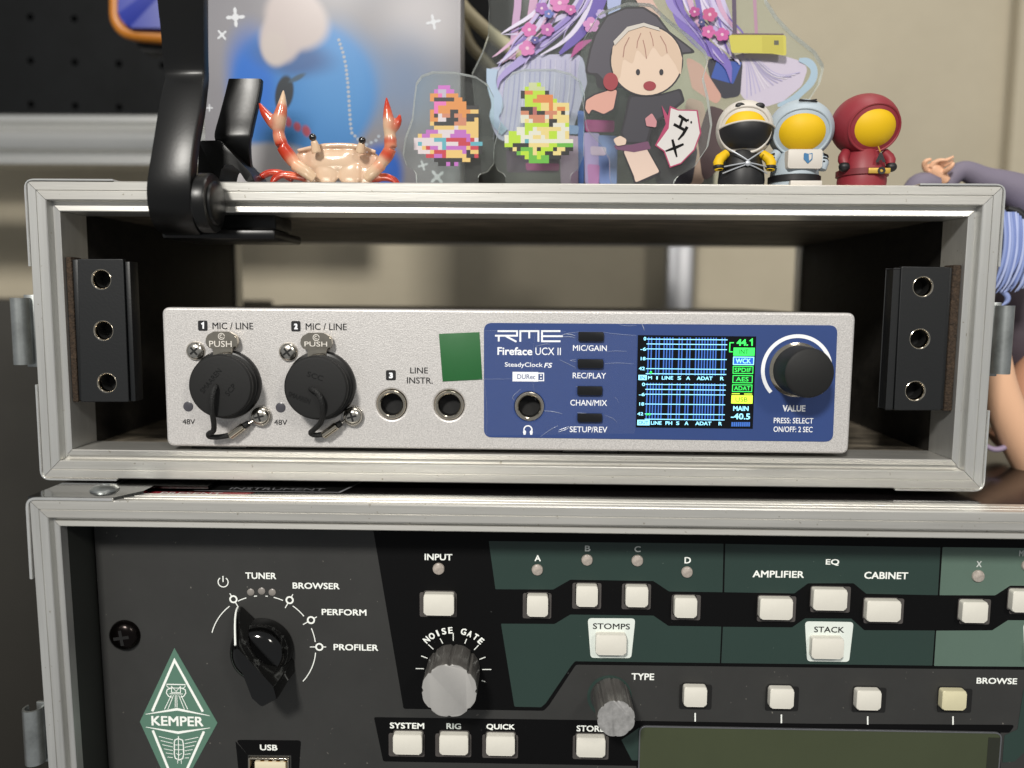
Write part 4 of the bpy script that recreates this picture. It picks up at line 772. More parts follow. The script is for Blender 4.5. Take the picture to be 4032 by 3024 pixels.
def decal(name, c, pts, h_, par, r=0, Yb=None, raw=False):
    Yc = (Yb if Yb is not None else Y)-.05-dep[0]*.02; dep[0] += 1; o = pts if raw else qs(c, pts, Yc)
    return put(name, B().flat(rpoly(o, r, 3) if r else o, Yc), pm(h_), par)
ink = '221f28'
decal('printed_lock', 'C', [(990, 640), (960, 800), (880, 840), (790, 800), (775, 850), (735, 800), (740, 720), (810, 680), (930, 640)], ink, f1, 1.2); decal('printed_lock', 'C', [(978, 650), (950, 790), (880, 828), (790, 790), (772, 835), (745, 790), (752, 728), (815, 690), (930, 652)], 'd9a192', f1, 1.2)
decal('printed_legs', 'C', [(1010, 1090), (1200, 1070), (1300, 1255), (1225, 1300), (1100, 1338), (1090, 1290)], ink, f1, .6); decal('printed_legs', 'C', [(1022, 1095), (1190, 1078), (1285, 1248), (1110, 1325), (1100, 1280)], 'ddc4b6', f1, .6)
decal('printed_coat', 'C', [(1060, 690), (1300, 680), (1440, 640), (1470, 735), (1330, 850), (1240, 900), (1200, 1045), (1030, 1045), (1000, 970), (1030, 850)], ink, f1, 1); decal('printed_coat', 'C', [(1075, 705), (1300, 695), (1425, 655), (1450, 725), (1320, 835), (1225, 890), (1185, 1030), (1045, 1030), (1015, 965), (1045, 850)], '37353f', f1, 1)
decal('printed_hem', 'C', [(950, 1055), (1080, 1050), (1200, 1025), (1225, 1080), (1100, 1105), (970, 1085)], '6f4263', f1, .4)
decal('printed_cap', 'C', [(740, 540), (775, 360), (810, 250), (900, 110), (1040, 50), (1170, 48), (1270, 110), (1360, 230), (1480, 320), (1560, 385), (1440, 395), (1420, 560), (900, 650), (830, 640), (820, 540)], ink, f1, 1.6); decal('printed_cap', 'C', [(755, 530), (790, 360), (825, 255), (908, 122), (1040, 65), (1165, 62), (1262, 125), (1350, 240), (1470, 328), (1530, 375), (1430, 382), (900, 600), (835, 530)], '4a4652', f1, 1.6)
e_ = ell('C', 1190, 440, 268, 262, Y-.3); decal('printed_head', 'C', e_, ink, f1, raw=True); e_ = ell('C', 1190, 440, 256, 250, Y-.32); decal('printed_head', 'C', e_, 'e4cbb6', f1, raw=True)
decal('printed_fringe', 'C', [(935, 440), (945, 340), (1010, 250), (1100, 195), (1200, 185), (1310, 220), (1400, 300), (1450, 420), (1440, 560), (1400, 470), (1340, 380), (1300, 420), (1240, 330), (1190, 430), (1120, 350), (1090, 470), (1020, 420), (1000, 560), (960, 600)], 'd8bda6', f1, .8)
for pl in ([(1240, 335), (1235, 290), (1215, 230)], [(1120, 350), (1125, 300), (1150, 240)], [(1340, 385), (1330, 330), (1290, 260)], [(1190, 425), (1180, 350), (1165, 290)], [(1020, 415), (1030, 340), (1065, 270)]):
    Yc = Y-.05-dep[0]*.02; dep[0] += 1; put('printed_line', B().stroke(qs('C', pl, Yc), .25, Yc), pm('a5766a'), f1)
for x in (1130, 1300): decal('printed_eye', 'C', ell('C', x, 520, 15, 22, Y-.9), ink, f1, raw=True)
decal('printed_mouth', 'C', ell('C', 1215, 620, 46, 34, Y-.9), '9d2f3b', f1, raw=True)
decal('printed_band', 'C', [(960, 330), (1060, 225), (1170, 190), (1290, 225), (1280, 200), (1170, 165), (1050, 195), (950, 300)], 'cfc8c0', f1)
decal('printed_disc', 'C', ell('C', 930, 592, 54, 64, Y-.4), '9d2f3b', f1, raw=True)
decal('printed_scarf', 'C', [(1180, 860), (1230, 820), (1265, 880), (1260, 925), (1190, 915)], 'c98a90', f1, .5)
decal('printed_hand', 'C', [(945, 1010), (1000, 985), (1045, 1010), (1040, 1050), (975, 1060)], 'e0c6b4', f1, .8)
bub = [(1300, 765), (1345, 840), (1360, 768), (1420, 795), (1562, 798), (1588, 965), (1540, 1090), (1440, 1190), (1360, 1218), (1315, 1100), (1252, 1056), (1330, 900)]
bb_ = decal('speech_bubble', 'C', bub, 'b23a66', f1); cxm, cym = 1430, 980
decal('bubble_fill', 'C', [(cxm+(x-cxm)*.93, cym+(yy-cym)*.955) for x, yy in [(1350, 880)]+[(1362, 775)]+bub[3:11]+[(1345, 930)]], 'dcd8d6', f1, .2)
g = B(); Yk = Y-.06-dep[0]*.02
for pl, wd in (([(1328, 1098), (1400, 1072), (1460, 1046)], [.5, 1.0, .7]), ([(1378, 1012), (1392, 1070), (1410, 1140)], [.7, 1.0, .5]), ([(1425, 838), (1486, 880)], .9), ([(1388, 902), (1478, 950)], .9), ([(1452, 862), (1432, 925)], .8), ([(1486, 920), (1455, 975), (1420, 1015)], [1, .9, .5])): g.stroke(qs('C', pl, Yk), wd, Yk-.004*len(g.f))
for x, yy in ((1492, 872), (1515, 888)): g.flat(ell('C', x, yy, 7, 10, Yk, 12), Yk)
put('bubble_lettering', g, kblack, f1, kind='stuff')
put('foot_plate', B().box(q('C', 900, 1330, Y)[0], Y-3, H+.05, q('C', 1420, 1330, Y)[0], Y+10, H+1.15, r=.3), acre, f1)
# big clear stand at the back: ribbons, blossoms, ruffles, suitcase
Y = 38.0; dep[0] = 0; f2 = thing('acrylic_stand', 'large clear acrylic stand with lilac ribbons, pink blossoms and a yellow suitcase, behind the others', 'acrylic stand', (q('C', 1150, 1330, Y)[0], Y, H))
out = [(c[0], c[1]) for c in ()]
oz = qs('B', [(1850, -500), (1890, 60), (1885, 250), (1840, 380), (1765, 530), (1800, 900), (1850, 1330)], Y)+qs('D', [(300, 1220), (560, 900), (700, 760), (800, 670), (880, 540), (908, 430), (850, 335), (700, 215), (600, 110), (530, 0), (500, -300)], Y)
put('acrylic_plate', B().prism(rpoly(oz, 2, 4), Y, Y+3, mi=0, side=1, r=.3), [acr, acre], f2, ang=30)
def rib(c, pts, wd, h_, name='printed_ribbon'):
    Yc = Y-.05-dep[0]*.02; dep[0] += 1; P_ = [Vector(p_) for p_ in qs(c, pts, Yc)]; Wd = [x/(CR[c][2]*scale_at(Yc)) for x in wd]
    for _ in range(2):
        Q = [P_[0]]; T = [Wd[0]]
        for i in range(len(P_)-1): Q += [P_[i]*.75+P_[i+1]*.25, P_[i]*.25+P_[i+1]*.75]; T += [Wd[i]*.75+Wd[i+1]*.25, Wd[i]*.25+Wd[i+1]*.75]
        P_ = Q+[P_[-1]]; Wd = T+[Wd[-1]]
    return put(name, B().stroke(P_, Wd, Yc), pm(h_), f2)
decal('printed_ruffle', 'C', [(30, 500), (140, 480), (280, 400), (730, 390), (760, 600), (640, 1000), (520, 1060), (330, 1010), (120, 1030), (60, 900), (90, 700)], 'b8b7d2', f2, 4)
for i in range(15): rib('C', [(170+i*36, 430), (150+i*37, 700), (120+i*34, 980)], [4, 9, 5], random.choice(['9493c2', 'd3d1e4', 'c9c6e0', 'a9a7d0']), 'printed_pleat')
decal('printed_ruffle', 'D', [(230, 390), (360, 350), (560, 340), (740, 395), (800, 440), (760, 560), (640, 660), (520, 700), (380, 650)], 'cfc6da', f2, 4)
for i in range(13): rib('D', [(390+i*6, 380), (400+i*17, 480+i*2), (400+i*29, 640-i*14)], [3, 7, 6], random.choice(['e2dcea', 'a8a2cc', 'b9b2d8']), 'printed_pleat')
rib('D', [(740, 390), (800, 400), (845, 450), (830, 530), (760, 600), (690, 660), (600, 690)], [20, 50, 40, 50, 40, 45, 20], 'a9c3d6', 'printed_trim')
rib('C', [(70, 500), (60, 620), (120, 760), (70, 860), (160, 960)], [80, 60, 90, 60, 60], 'a9bfd8', 'printed_trim')
decal('printed_bag', 'C', [(1620, 420), (1890, 430), (1870, 700), (1740, 720), (1650, 560)], '262636', f2, 2); decal('printed_bag_flap', 'C', [(1700, 440), (1885, 450), (1820, 610), (1658, 565)], '2c52ac', f2, .6)
decal('printed_limb', 'C', [(1470, 400), (1590, 470), (1740, 700), (1700, 760), (1520, 640)], 'cfa091', f2, 2)
decal('printed_limb', 'C', [(1480, 700), (1600, 740), (1660, 1000), (1600, 1340), (1480, 1340), (1460, 900)], 'c7a898', f2, 2)
decal('printed_shade', 'C', [(1180, 860), (1500, 860), (1560, 1100), (1520, 1340), (1260, 1340)], '3b3642', f2, 2); decal('printed_shade', 'C', [(1640, 760), (1760, 800), (1740, 1200), (1600, 1340), (1560, 1000)], '4a3438', f2, 2)
for x0, y0, x1, y1, h_ in ((560, 980, 700, 1340, 'c7a9c6'), (690, 800, 740, 1340, '4a70bf'), (735, 960, 850, 1340, 'b7a7d6'), (840, 980, 980, 1340, '7f93cf'), (740, 868, 960, 960, 'b8458c'), (170, 1090, 560, 1255, '3e2440'), (310, 1180, 560, 1240, '9c3476'), (600, 905, 700, 975, '8aa4d6'), (780, 1060, 900, 1130, 'd6c3da'), (760, 1190, 850, 1340, 'c58ac0')):
    decal('printed_patch', 'C', [(x0, y0), (x1, y0+8), (x1-6, y1), (x0+8, y1-4)], h_, f2, .8)
for pl, wd, h_ in (([(232, -300), (262, 0), (240, 160), (215, 430)], [52, 50, 52, 44], 'bd95bd'), ([(400, -300), (372, 0), (345, 200), (325, 410)], [50, 56, 62, 40], 'c79bbd'), ([(900, -200), (850, 0), (800, 110), (690, 260), (560, 390)], [110, 100, 90, 80, 20], '6450ac'), ([(760, -200), (735, 0), (640, 140), (480, 280), (330, 400), (120, 560), (110, 640)], [60, 60, 80, 72, 60, 36, 6], 'a596d2'),
                   ([(730, -200), (715, 0), (600, 110), (450, 180), (330, 245), (140, 250)], [50, 40, 36, 26, 20, 4], 'cdc4e4'), ([(820, -200), (790, 0), (720, 160), (600, 300), (420, 400)], [30, 30, 34, 28, 8], 'ddd6ee'), ([(1000, -200), (950, 0), (960, 100), (900, 220)], [90, 100, 80, 30], 'a9b4dc'), ([(1120, -200), (1160, 0), (1290, 120)], [60, 120, 30], 'd9b5a8'),
                   ([(1400, -200), (1405, 0), (1440, 150), (1600, 330), (1780, 440), (1805, 600)], [70, 80, 92, 96, 66, 6], '7c68be'), ([(1480, -200), (1500, 0), (1560, 160), (1700, 300), (1840, 420), (1870, 470)], [30, 40, 40, 34, 26, 4], 'ddd6ee'), ([(1560, -200), (1600, 0), (1680, 140), (1790, 250), (1880, 330), (1895, 420)], [70, 76, 70, 60, 36, 4], 'bcb0de'),
                   ([(1700, -200), (1740, 0), (1790, 120), (1800, 230), (1760, 330)], [30, 30, 32, 30, 4], 'cfc6e8'), ([(1330, -200), (1345, 0), (1400, 90), (1560, 230)], [40, 50, 40, 8], '9a8bd0'), ([(640, 420), (700, 330), (790, 290)], [4, 60, 8], 'b0478c')): rib('C', pl, wd, h_)
rr_ = random.Random(5)
for i in range(34):
    lft = i % 2; x0 = rr_.uniform(420, 860) if lft else rr_.uniform(1380, 1720); dx = rr_.uniform(-420, -120) if lft else rr_.uniform(80, 260); y1 = rr_.uniform(180, 440); wd = rr_.uniform(8, 34)
    rib('C', [(x0+40*(1 if lft else -1), -200), (x0, 0), (x0+dx*.35, y1*.5), (x0+dx, y1), (x0+dx*1.15, y1+rr_.uniform(10, 70))], [wd, wd*1.1, wd, wd*.6, 3], rr_.choice(['a99ad6', 'cfc6e8', '8e7cc6', 'e0d8f0', 'bfb0e0', '7a66b8', 'd3a8c8']))
for x, yy, r_, h_ in ((340, 215, 55, 'cf62ac'), (325, 350, 60, 'd274b4'), (470, 215, 50, 'b75aa8'), (430, 60, 48, '9a58b0'), (560, 20, 70, 'd477b8'), (790, 180, 60, 'cf8ac4'), (640, 70, 40, 'c65fa6'), (860, 100, 36, 'b9a7d8'), (1640, 230, 50, 'd060a4'), (1740, 250, 52, 'cc5aa4'), (1650, 105, 55, 'c7568c'), (1540, 85, 40, 'b8458f'), (380, 290, 30, '4a3f90'), (480, 100, 34, '5a6ab8'), (1590, 160, 26, '39407c')):
    for k in range(5):
        a_ = 2*math.pi*k/5+x; decal('printed_petal', 'C', ell('C', x+r_*.55*math.cos(a_), yy+r_*.55*math.sin(a_), r_*.5, r_*.42, Y-.05-dep[0]*.02, 14), h_, f2, raw=True)
    decal('printed_petal', 'C', ell('C', x, yy, r_*.22, r_*.22, Y-.05-dep[0]*.02, 10), 'e8c6d8', f2, raw=True)
yb = [q2('D', 290, 228, Y), q2('D', 650, 232, Y), q2('D', 655, 362, Y), q2('D', 300, 340, Y)]
decal('printed_suitcase', 'D', [(282, 235), (300, 226), (640, 226), (655, 240), (658, 365), (560, 350), (300, 345)], 'cfc650', f2, .8); decal('printed_panel', 'D', [(498, 236), (636, 240), (640, 350), (500, 340)], 'c5bb47', f2); decal('printed_badge', 'D', [(577, 264), (608, 264), (608, 294), (577, 294)], '5b5a4c', f2)
rib('D', [(312, -200), (320, 226)], [26, 26], '54435f', 'printed_handle'); rib('D', [(440, -200), (462, 226)], [22, 20], 'b58ba4', 'printed_handle'); rib('D', [(300, 222), (470, 222), (640, 224)], [8, 8, 8], '6a5560', 'printed_handle')
put('foot_plate', B().box(q('C', 700, 1330, Y)[0], Y-14, H+.05, q('C', 1500, 1330, Y)[0], Y+20, H+1.15, r=.3), acre, f2)

# ================================================================== TOY FIGURES (plain, faceless)
def toy(label, cx, hy, hr, hood, face, fc, fr, bodyc, bw, extras):
    Y = 12.0; X, _, Zc = q('D', cx, hy, Y); s = 1.6592*scale_at(Y); root = thing('toy_figure', label, 'toy figure', (q('D', bw[0], 1200, Y)[0], Y, H))
    bx, bz0 = q2('D', bw[0], 1000, Y); rb = bw[1]/s; top = q2('D', bw[0], 985, Y)[1]; b = B().spin([(rb*.86, H+.1), (rb*.97, H+.5), (rb, H+2.5), (rb*.96, H+(top-H)*.45), (rb*.84, H+(top-H)*.75), (rb*.62, top), (.02, top+.4)], bx, Y, 40)
    body = put('body', b, bodyc, root); Rx, Rz = hr[0]/s, hr[1]/s
    hd = put('head', B().ball((X, Y, Zc), (Rx, Rx*.95, Rz), 22), face, root)
    fx, fz = q2('D', fc[0], fc[1], Y-Rx*.8); ax, az = fr[0]/s, fr[1]/s; th = .35                 # hood: shell with an oval opening round the face
    n = 56; vs = []; fs = []; dirv = Vector((fx-X, -Rx*.95, fz-Zc)).normalized(); ux = dirv.cross(Vector((0, 0, 1))).normalized()*-1; uz = ux.cross(dirv); uz = uz if uz.z > 0 else -uz
    K = 16
    for i in range(K+1):
        for j in range(n):
            a_ = 2*math.pi*j/n; rim = math.atan2(math.hypot(ax*math.cos(a_), az*math.sin(a_)), Rx*.72); ph = rim+(math.pi-rim)*(i/K); d_ = dirv*math.cos(ph)+(ux*math.cos(a_)+uz*math.sin(a_))*math.sin(ph)
            k_ = 1.08 if i else 1.0; vs.append((X+d_.x*Rx*k_, Y+d_.y*Rx*.95*k_, Zc+d_.z*Rz*k_))
    for i in range(K): fs += [(i*n+j, i*n+(j+1) % n, (i+1)*n+(j+1) % n, (i+1)*n+j) for j in range(n)]
    bb = B().add(vs, fs); rimp = [vs[n+j] for j in range(n)]+[vs[n]]; bb.tube(rimp, .42, 8)
    put('hood', bb, hood, root); extras(root, X, Y, Zc, Rx, Rz, s, bx, top, rb); return root
ty = mat('toy_yellow', 'd9b012', .55, spec=.3); tw = mat('toy_white', 'c4beb6', .5); tb = mat('toy_black', '131316', .5); tg = mat('toy_pale_blue', 'a3afb8', .5); tr = mat('toy_crimson', '83252f', .5); ts = mat('toy_silver_cord', 'b9bdc4', .35, .4); tgd = mat('toy_gold', 'bf9d45', .4, .3)
def arm(root, b_, m): put('arm', b_, m, root)
def ex1(root, X, Y, Z, Rx, Rz, s, bx, top, rb):
    vs = []; n = 20; K = 8                                            # face cover
    for i in range(K+1):
        for j in range(n+1):
            a_ = math.radians(-72+144*j/n); zt_ = -.05+.18*math.cos(a_*1.2); t = i/K; zz = zt_*(1-t)+(-.78)*t; rr = math.sqrt(max(.02, 1-zz*zz))*1.12
            vs.append((X+Rx*rr*math.sin(a_), Y-Rx*.98*rr*math.cos(a_), Z+Rz*zz))
    put('mask', B().add(vs, [(i*(n+1)+j, i*(n+1)+j+1, (i+1)*(n+1)+j+1, (i+1)*(n+1)+j) for i in range(K) for j in range(n)]).tube([vs[j] for j in range(n+1)], .3, 8, mi=1), [tb, tw], root)
    for sg in (-1, 1): arm(root, B().tube([(bx+sg*rb*.75, Y-2.5, top-1.2), (bx+sg*rb*1.15, Y-3.5, top-3.6), (bx+sg*rb*1.1, Y-4, top-6.5)], [1.3, 1.7, 1.3], 14, smooth=1), ty); put('cuff', B().ball((bx+sg*rb*1.12, Y-3.8, top-5.6), (1.75, 1.75, 1.0), 10), tb, root)
    for pts in ([(-.7, .0), (0, -.42), (.7, 0)], [(-1.05, -.62), (0, -.5), (1.05, -.62)], [(-.95, -.85), (0, -.55), (.95, -.85)]):
        put('cord', B().tube([(bx+rb*a_, Y-rb*1.03*math.cos(a_*1.0), top-.8+b_*8) for a_, b_ in [(p_[0]*t+q_[0]*(1-t), p_[1]*t+q_[1]*(1-t)) for p_, q_ in zip(pts, pts[1:]) for t in (1, .66, .33, 0)]], .22, 8), ts, root)
    put('knot', B().ball((bx, Y-rb*1.04, top-5), (.9, .5, .9), 10), ts, root)
    for sg in (-1, 1): a_ = sg*.48; put('hood_spot', B().ball((X+Rx*1.0*math.sin(a_)*.8, Y-Rx*.66, Z+Rz*.74), (1.5, .75, 1.0), 10), tb, root)
toy('small black and white hooded toy figure with plain yellow face, leftmost of three', 385, 850, (165, 168), tw, ty, (385, 850), (150, 105), tb, (368, 145), ex1)
def ex2(root, X, Y, Z, Rx, Rz, s, bx, top, rb):
    p = B(); p.prism(rpoly(rect(bx-4.6, top-6.6, bx+5.8, top-.9), .6), Y-rb*1.06, Y-rb*.6, r=.3); put('bib', p, tw, root)
    put('waist_band', B().spin([(rb*1.03, H+1.9), (rb*1.06, H+2.1), (rb*1.06, H+3.8), (rb*1.01, H+4.0)], bx, Y, 40), tb, root)
    put('belt_tab', B().box(bx-3.6, Y-rb*1.1, H+.1, bx+6, Y-rb*.8, H+1.8, r=.25), tw, root)
    sh = rpoly([(bx+.1, top-2.0), (bx+1.4, top-2.3), (bx+2.7, top-2.0), (bx+2.7, top-3.9), (bx+1.4, top-5.2), (bx+.1, top-3.9)], .25)
    e = put('emblem', B().prism(sh, Y-rb*1.08-.1, Y-rb), mat('emblem_blue', '3b6f9a', .3), root); put('emblem_print', B().prism([(bx+1.5, top-2.5), (bx+2.4, top-2.4), (bx+2.4, top-3.7), (bx+1.7, top-4.4)], Y-rb*1.08-.16, Y-rb*1.08-.1), tw, e)
    for sg in (-1, 1):
        arm(root, B().tube([(bx+sg*rb*.8, Y-1.5, top-1), (bx+sg*rb*1.08, Y-2.2, top-3.6), (bx+sg*rb*1.0, Y-2.6, top-6.2)], [1.6, 1.9, 1.4], 14, smooth=1), tg)
        for k in range(3): put('sleeve_stripe', B().tube([(bx+sg*rb*(1.0), Y-4.1, top-1.6-k*1.1), (bx+sg*rb*1.18, Y-3.3, top-1.9-k*1.1), (bx+sg*rb*1.26, Y-2.4, top-2.3-k*1.1)], .26, 6), tb, root)
    for k in (-1, 1): put('hood_stripe', B().tube([(X+k*-2.6-0, Y-Rx*.62, Z+Rz*.93), (X, Y-Rx*.7, Z+Rz*.87), (X+k*2.8, Y-Rx*.62, Z+Rz*.88-.15*k)], .24, 6), tb, root)
toy('small pale blue hooded toy figure with white bib and plain yellow face, middle of three', 750, 850, (188, 172), tg, ty, (760, 880), (148, 118), tg, (715, 152), ex2)
def ex3(root, X, Y, Z, Rx, Rz, s, bx, top, rb):
    put('belt', B().spin([(rb*1.02, H+4.0), (rb*1.06, H+4.1), (rb*1.06, H+5.8), (rb*1.02, H+5.9)], bx, Y, 40, mi=0), mat('toy_belt_red', '6b1c24', .5), root)
    put('belt_plate', B().box(bx-1.2, Y-rb*1.12, H+4.05, bx+5.4, Y-rb*.95, H+5.7, r=.2), tgd, root)
    put('buckle', B().curve([circ(bx+2.6, H+4.85, 1.15, 24), circ(bx+2.6, H+4.85, .5, 16)], Y-rb*1.16, Y-rb*1.1, bev=.05), tb, root)
    e = B(); text(e, 'A', 'D', 0, 0, 0, 0, Y-rb*.98-.5, .8, box=(bx+.9, top-4.8, bx+3.9, top-1.9)); put('emblem_print', e, tb, root)
    put('seam', B().tube([(bx+2.2, Y-rb*.8, top+.3), (bx+2.3, Y-rb*1.0, top-1.6)], .2, 6), tgd, root)
    for sg in (-1, 1): arm(root, B().tube([(bx+sg*rb*.8, Y-1.5, top-.8), (bx+sg*rb*1.0, Y-3, top-3), (bx+sg*rb*.95, Y-4, top-5)], [1.5, 1.7, 1.3], 14, smooth=1), tr); put('mitten', B().ball((bx+sg*rb*.98, Y-4.2, top-5.6), (1.7, 1.6, 1.5), 12), tb, root)
toy('small crimson hooded toy figure with gold belt buckle and plain yellow face, rightmost of three', 1170, 820, (192, 178), tr, ty, (1255, 850), (128, 112), tr, (1158, 148), ex3)

# ================================================================== BEHIND THE CASE
# picture box
Y = 45.0; px_, pz_ = q2('B', -210, 0, Y); px1 = q2('B', 1690, 0, Y)[0]
pb = thing('picture_box', 'grey boxed picture with a blurry blue plush and white sparkles, behind the crab', 'picture box', ((px_+px1)/2, Y, H))
pmn = bpy.data.materials.new('picture_print'); pmn.use_nodes = True; nt = pmn.node_tree; Nn = nt.nodes; Ll = nt.links; bs_ = Nn['Principled BSDF']; bs_.inputs['Roughness'].default_value = .38
zc = (H+H+150)/2; xc_ = (px_+px1)/2
tc = Nn.new('ShaderNodeTexCoord'); nz = Nn.new('ShaderNodeTexNoise'); nz.inputs['Scale'].default_value = 28; nz.inputs['Detail'].default_value = 1; Ll.new(tc.outputs['Object'], nz.inputs[0])
wob = Nn.new('ShaderNodeVectorMath'); wob.operation = 'MULTIPLY_ADD'; wob.inputs[1].default_value = (.006, 0, .006); Ll.new(nz.outputs['Color'], wob.inputs[0]); Ll.new(tc.outputs['Object'], wob.inputs[2])
def rgbmix(fac, a_, b_):
    mx = Nn.new('ShaderNodeMix'); mx.data_type = 'RGBA'; Ll.new(fac, mx.inputs[0])
    for s_, v_ in ((6, a_), (7, b_)):
        if isinstance(v_, str): mx.inputs[s_].default_value = lin(v_)
        else: Ll.new(v_, mx.inputs[s_])
    return mx.outputs[2]
n3 = Nn.new('ShaderNodeTexNoise'); n3.inputs['Scale'].default_value = 25; Ll.new(tc.outputs['Object'], n3.inputs[0])
cur = rgbmix(n3.outputs['Fac'], '6f6e73', '939196')
for c, x, yy, rx, ry, soft, h_, rot in (('B', 1500, 60, 260, 260, .8, 'b0adb0', 0), ('B', 1300, 520, 260, 260, .9, '74839c', 0), ('B', 600, 620, 500, 520, .12, '457bb4', 0), ('B', 850, 520, 260, 330, .6, '5086bc', 0), ('B', 230, 560, 170, 360, .5, '3268b8', 0), ('B', 320, 1260, 420, 260, .12, 'a9a7aa', -.1), ('B', 1140, 1210, 150, 200, .3, '2c5cb0', .3),
                                        ('B', 520, 330, 260, 120, .5, '44618f', .2), ('B', 560, 60, 230, 190, .2, 'b3a9a7', .5), ('B', 450, 190, 150, 165, .22, 'b3a9a7', .2), ('B', 400, 270, 90, 110, .3, 'b5aca8', 0), ('B', 465, 605, 66, 138, .14, '33383e', .15), ('B', 560, 485, 60, 20, .4, '465869', -.4), ('B', 505, 832, 24, 40, .4, 'a3505f', -.3), ('B', 572, 870, 24, 36, .4, 'a3505f', -.3), ('B', 635, 903, 26, 44, .4, 'a3505f', -.3)):
    X_, Z_ = q2(c, x, yy, Y); s_ = CR[c][2]*scale_at(Y)*1000; mp = Nn.new('ShaderNodeMapping'); mp.vector_type = 'TEXTURE'
    mp.inputs['Location'].default_value = ((X_-xc_)*S, 0, (Z_-zc)*S); mp.inputs['Rotation'].default_value = (0, rot, 0); mp.inputs['Scale'].default_value = (rx/s_, 1e3, ry/s_)
    Ll.new(wob.outputs[0], mp.inputs[0]); ln = Nn.new('ShaderNodeVectorMath'); ln.operation = 'LENGTH'; Ll.new(mp.outputs[0], ln.inputs[0]); mr = Nn.new('ShaderNodeMapRange'); mr.interpolation_type = 'SMOOTHSTEP'
    mr.inputs[1].default_value = 1-soft; mr.inputs[2].default_value = 1+soft; mr.inputs[3].default_value = 1; mr.inputs[4].default_value = 0; Ll.new(ln.outputs['Value'], mr.inputs[0]); cur = rgbmix(mr.outputs[0], cur, h_)
Ll.new(cur, bs_.inputs['Base Color'])
put('box_body', B().box(px_, Y, H+.1, px1, Y+16, H+150, r=1.2), [pmn], pb)
g = B()
def sparkle(c, x, yy, r_, rot=0):
    X_, Z_ = q2(c, x, yy, Y-.06); R_s = r_/(CR[c][2]*scale_at(Y)); o = []
    for i in range(48):
        t = 2*math.pi*i/48; rr = R_s*(.36+.64*max(0, math.cos(4*t))**.8); o.append((X_+rr*math.cos(t+rot), Z_+rr*math.sin(t+rot)))
    put('printed_sparkle', B().flat(o, Y-.06), pm('d3d6dc'), pb)
for c, x, yy, r_, ro in (('B', 50, 125, 68, .05), ('B', 1487, 160, 54, .2), ('A', 1450, 228, 38, .7), ('B', 1410, 1200, 38, .3), ('B', 1515, 1285, 58, .7), ('A', 1368, 705, 24, 0)): sparkle(c, x, yy, r_, ro)
chain = [(800, 290), (830, 380), (852, 480), (865, 600), (872, 700), (878, 800), (885, 900), (895, 965), (940, 1010), (1000, 1050), (1070, 1020), (1110, 960)]; k = 0
for (xa, ya), (xb, yb_) in zip(chain, chain[1:]):
    n = max(2, int(math.hypot(xb-xa, yb_-ya)/30))
    for i in range(n): put('printed_bead', B().flat(ell('B', xa+(xb-xa)*i/n, ya+(yb_-ya)*i/n, 12, 12, Y-.05, 14), Y-.05), pm('9fa9b6'), pb)
# pegboard, aluminium rail, hanging box
Y = 240.0; r4 = crect('A', -900, -900, 1290, 745, Y); ho = []
pgb = thing('pegboard', 'dark metal pegboard with rows of round holes, upper left background', 'pegboard', ((r4[0]+r4[2])/2, Y, r4[1]))
for ix in range(-3, 4):
    for iy in range(-2, 3): X_, Z_ = q2('A', 190+ix*288+(iy+2)*3, 112+iy*285+ix*10, Y); ho.append(circ(X_, Z_, 1.9, 14))
put('board', B().curve([rect(*r4)]+ho, Y, Y+3, bev=.2), peg, pgb)
put('backing', B().box(r4[0]+2, Y+8, r4[1]+2, r4[2]-2, Y+9, r4[3]-2), mat('peg_backing', '050403', .9), pgb)
zr0 = q('A', 500, 752, 215)[2]; zr1 = q('A', 500, 1085, 215)[2]; hh = zr0-zr1; xr = q('A', 1300, 900, 215)[0]
ra = thing('aluminium_rail', 'blurry silver aluminium rail running below the pegboard at left', 'rail', (xr-150, 215, zr1))
pf = [(0, 0), (-2, -hh*.0), (-4, -hh*.04), (-4, -hh*.16), (-1, -hh*.2), (-1, -hh*.24), (-5, -hh*.3), (-8, -hh*.45), (-8, -hh*.55), (-6, -hh*.7), (-1, -hh*.76), (-1, -hh*.84), (-4, -hh*.88), (-4, -hh*.98), (0, -hh), (12, -hh), (12, 0)]
n = len(pf); vs = [(x, 215+a_, zr0+b_) for x in (xr-360, xr+60) for a_, b_ in pf]; b2 = bmesh.new(); vv = [b2.verts.new(v) for v in vs]; [b2.faces.new([vv[i] for i in f]) for f in [(i, (i+1) % n, n+(i+1) % n, n+i) for i in range(n)]+[tuple(range(n))[::-1], tuple(range(n, 2*n))]]; bmesh.ops.recalc_face_normals(b2, faces=b2.faces)
put('extrusion', B().bm(b2), mat('polished_aluminium', 'd6d6d3', .25, .8, stretch=(.2, 1, 1), var=.1, vs=20), ra)
Y = 150.0; hb = thing('hanging_box', 'blue box with orange rim hanging in front of the pegboard', 'box', (q('A', 950, 170, Y)[0], Y, q('A', 950, 170, Y)[2]))
put('box_shell', B().prism(rpoly(qs('A', [(768, -400), (768, 100), (830, 180), (1400, 200), (1400, -400)], Y), [0, 3, 4, 0, 0]), Y, Y+22, r=1), mat('deep_blue_plastic', '1f2f8f', .45), hb)
put('rim', B().tube([q('A', 765, -400, Y+6), q('A', 760, 60, Y+6), q('A', 762, 130, Y+6), q('A', 800, 195, Y+6), q('A', 860, 225, Y+6), q('A', 1050, 245, Y+6), q('A', 1400, 262, Y+6)], 3.1, 14, smooth=2), mat('orange_plastic', 'b5701f', .4), hb)
put('dark_block', B().prism(rpoly(qs('A', [(870, 240), (1400, 240), (1400, 340), (920, 335)], Y+10), 2), Y+10, Y+20, r=.5), mat('dull_black', '0d0d0f', .7), hb)  # plain dull black block below the orange rim
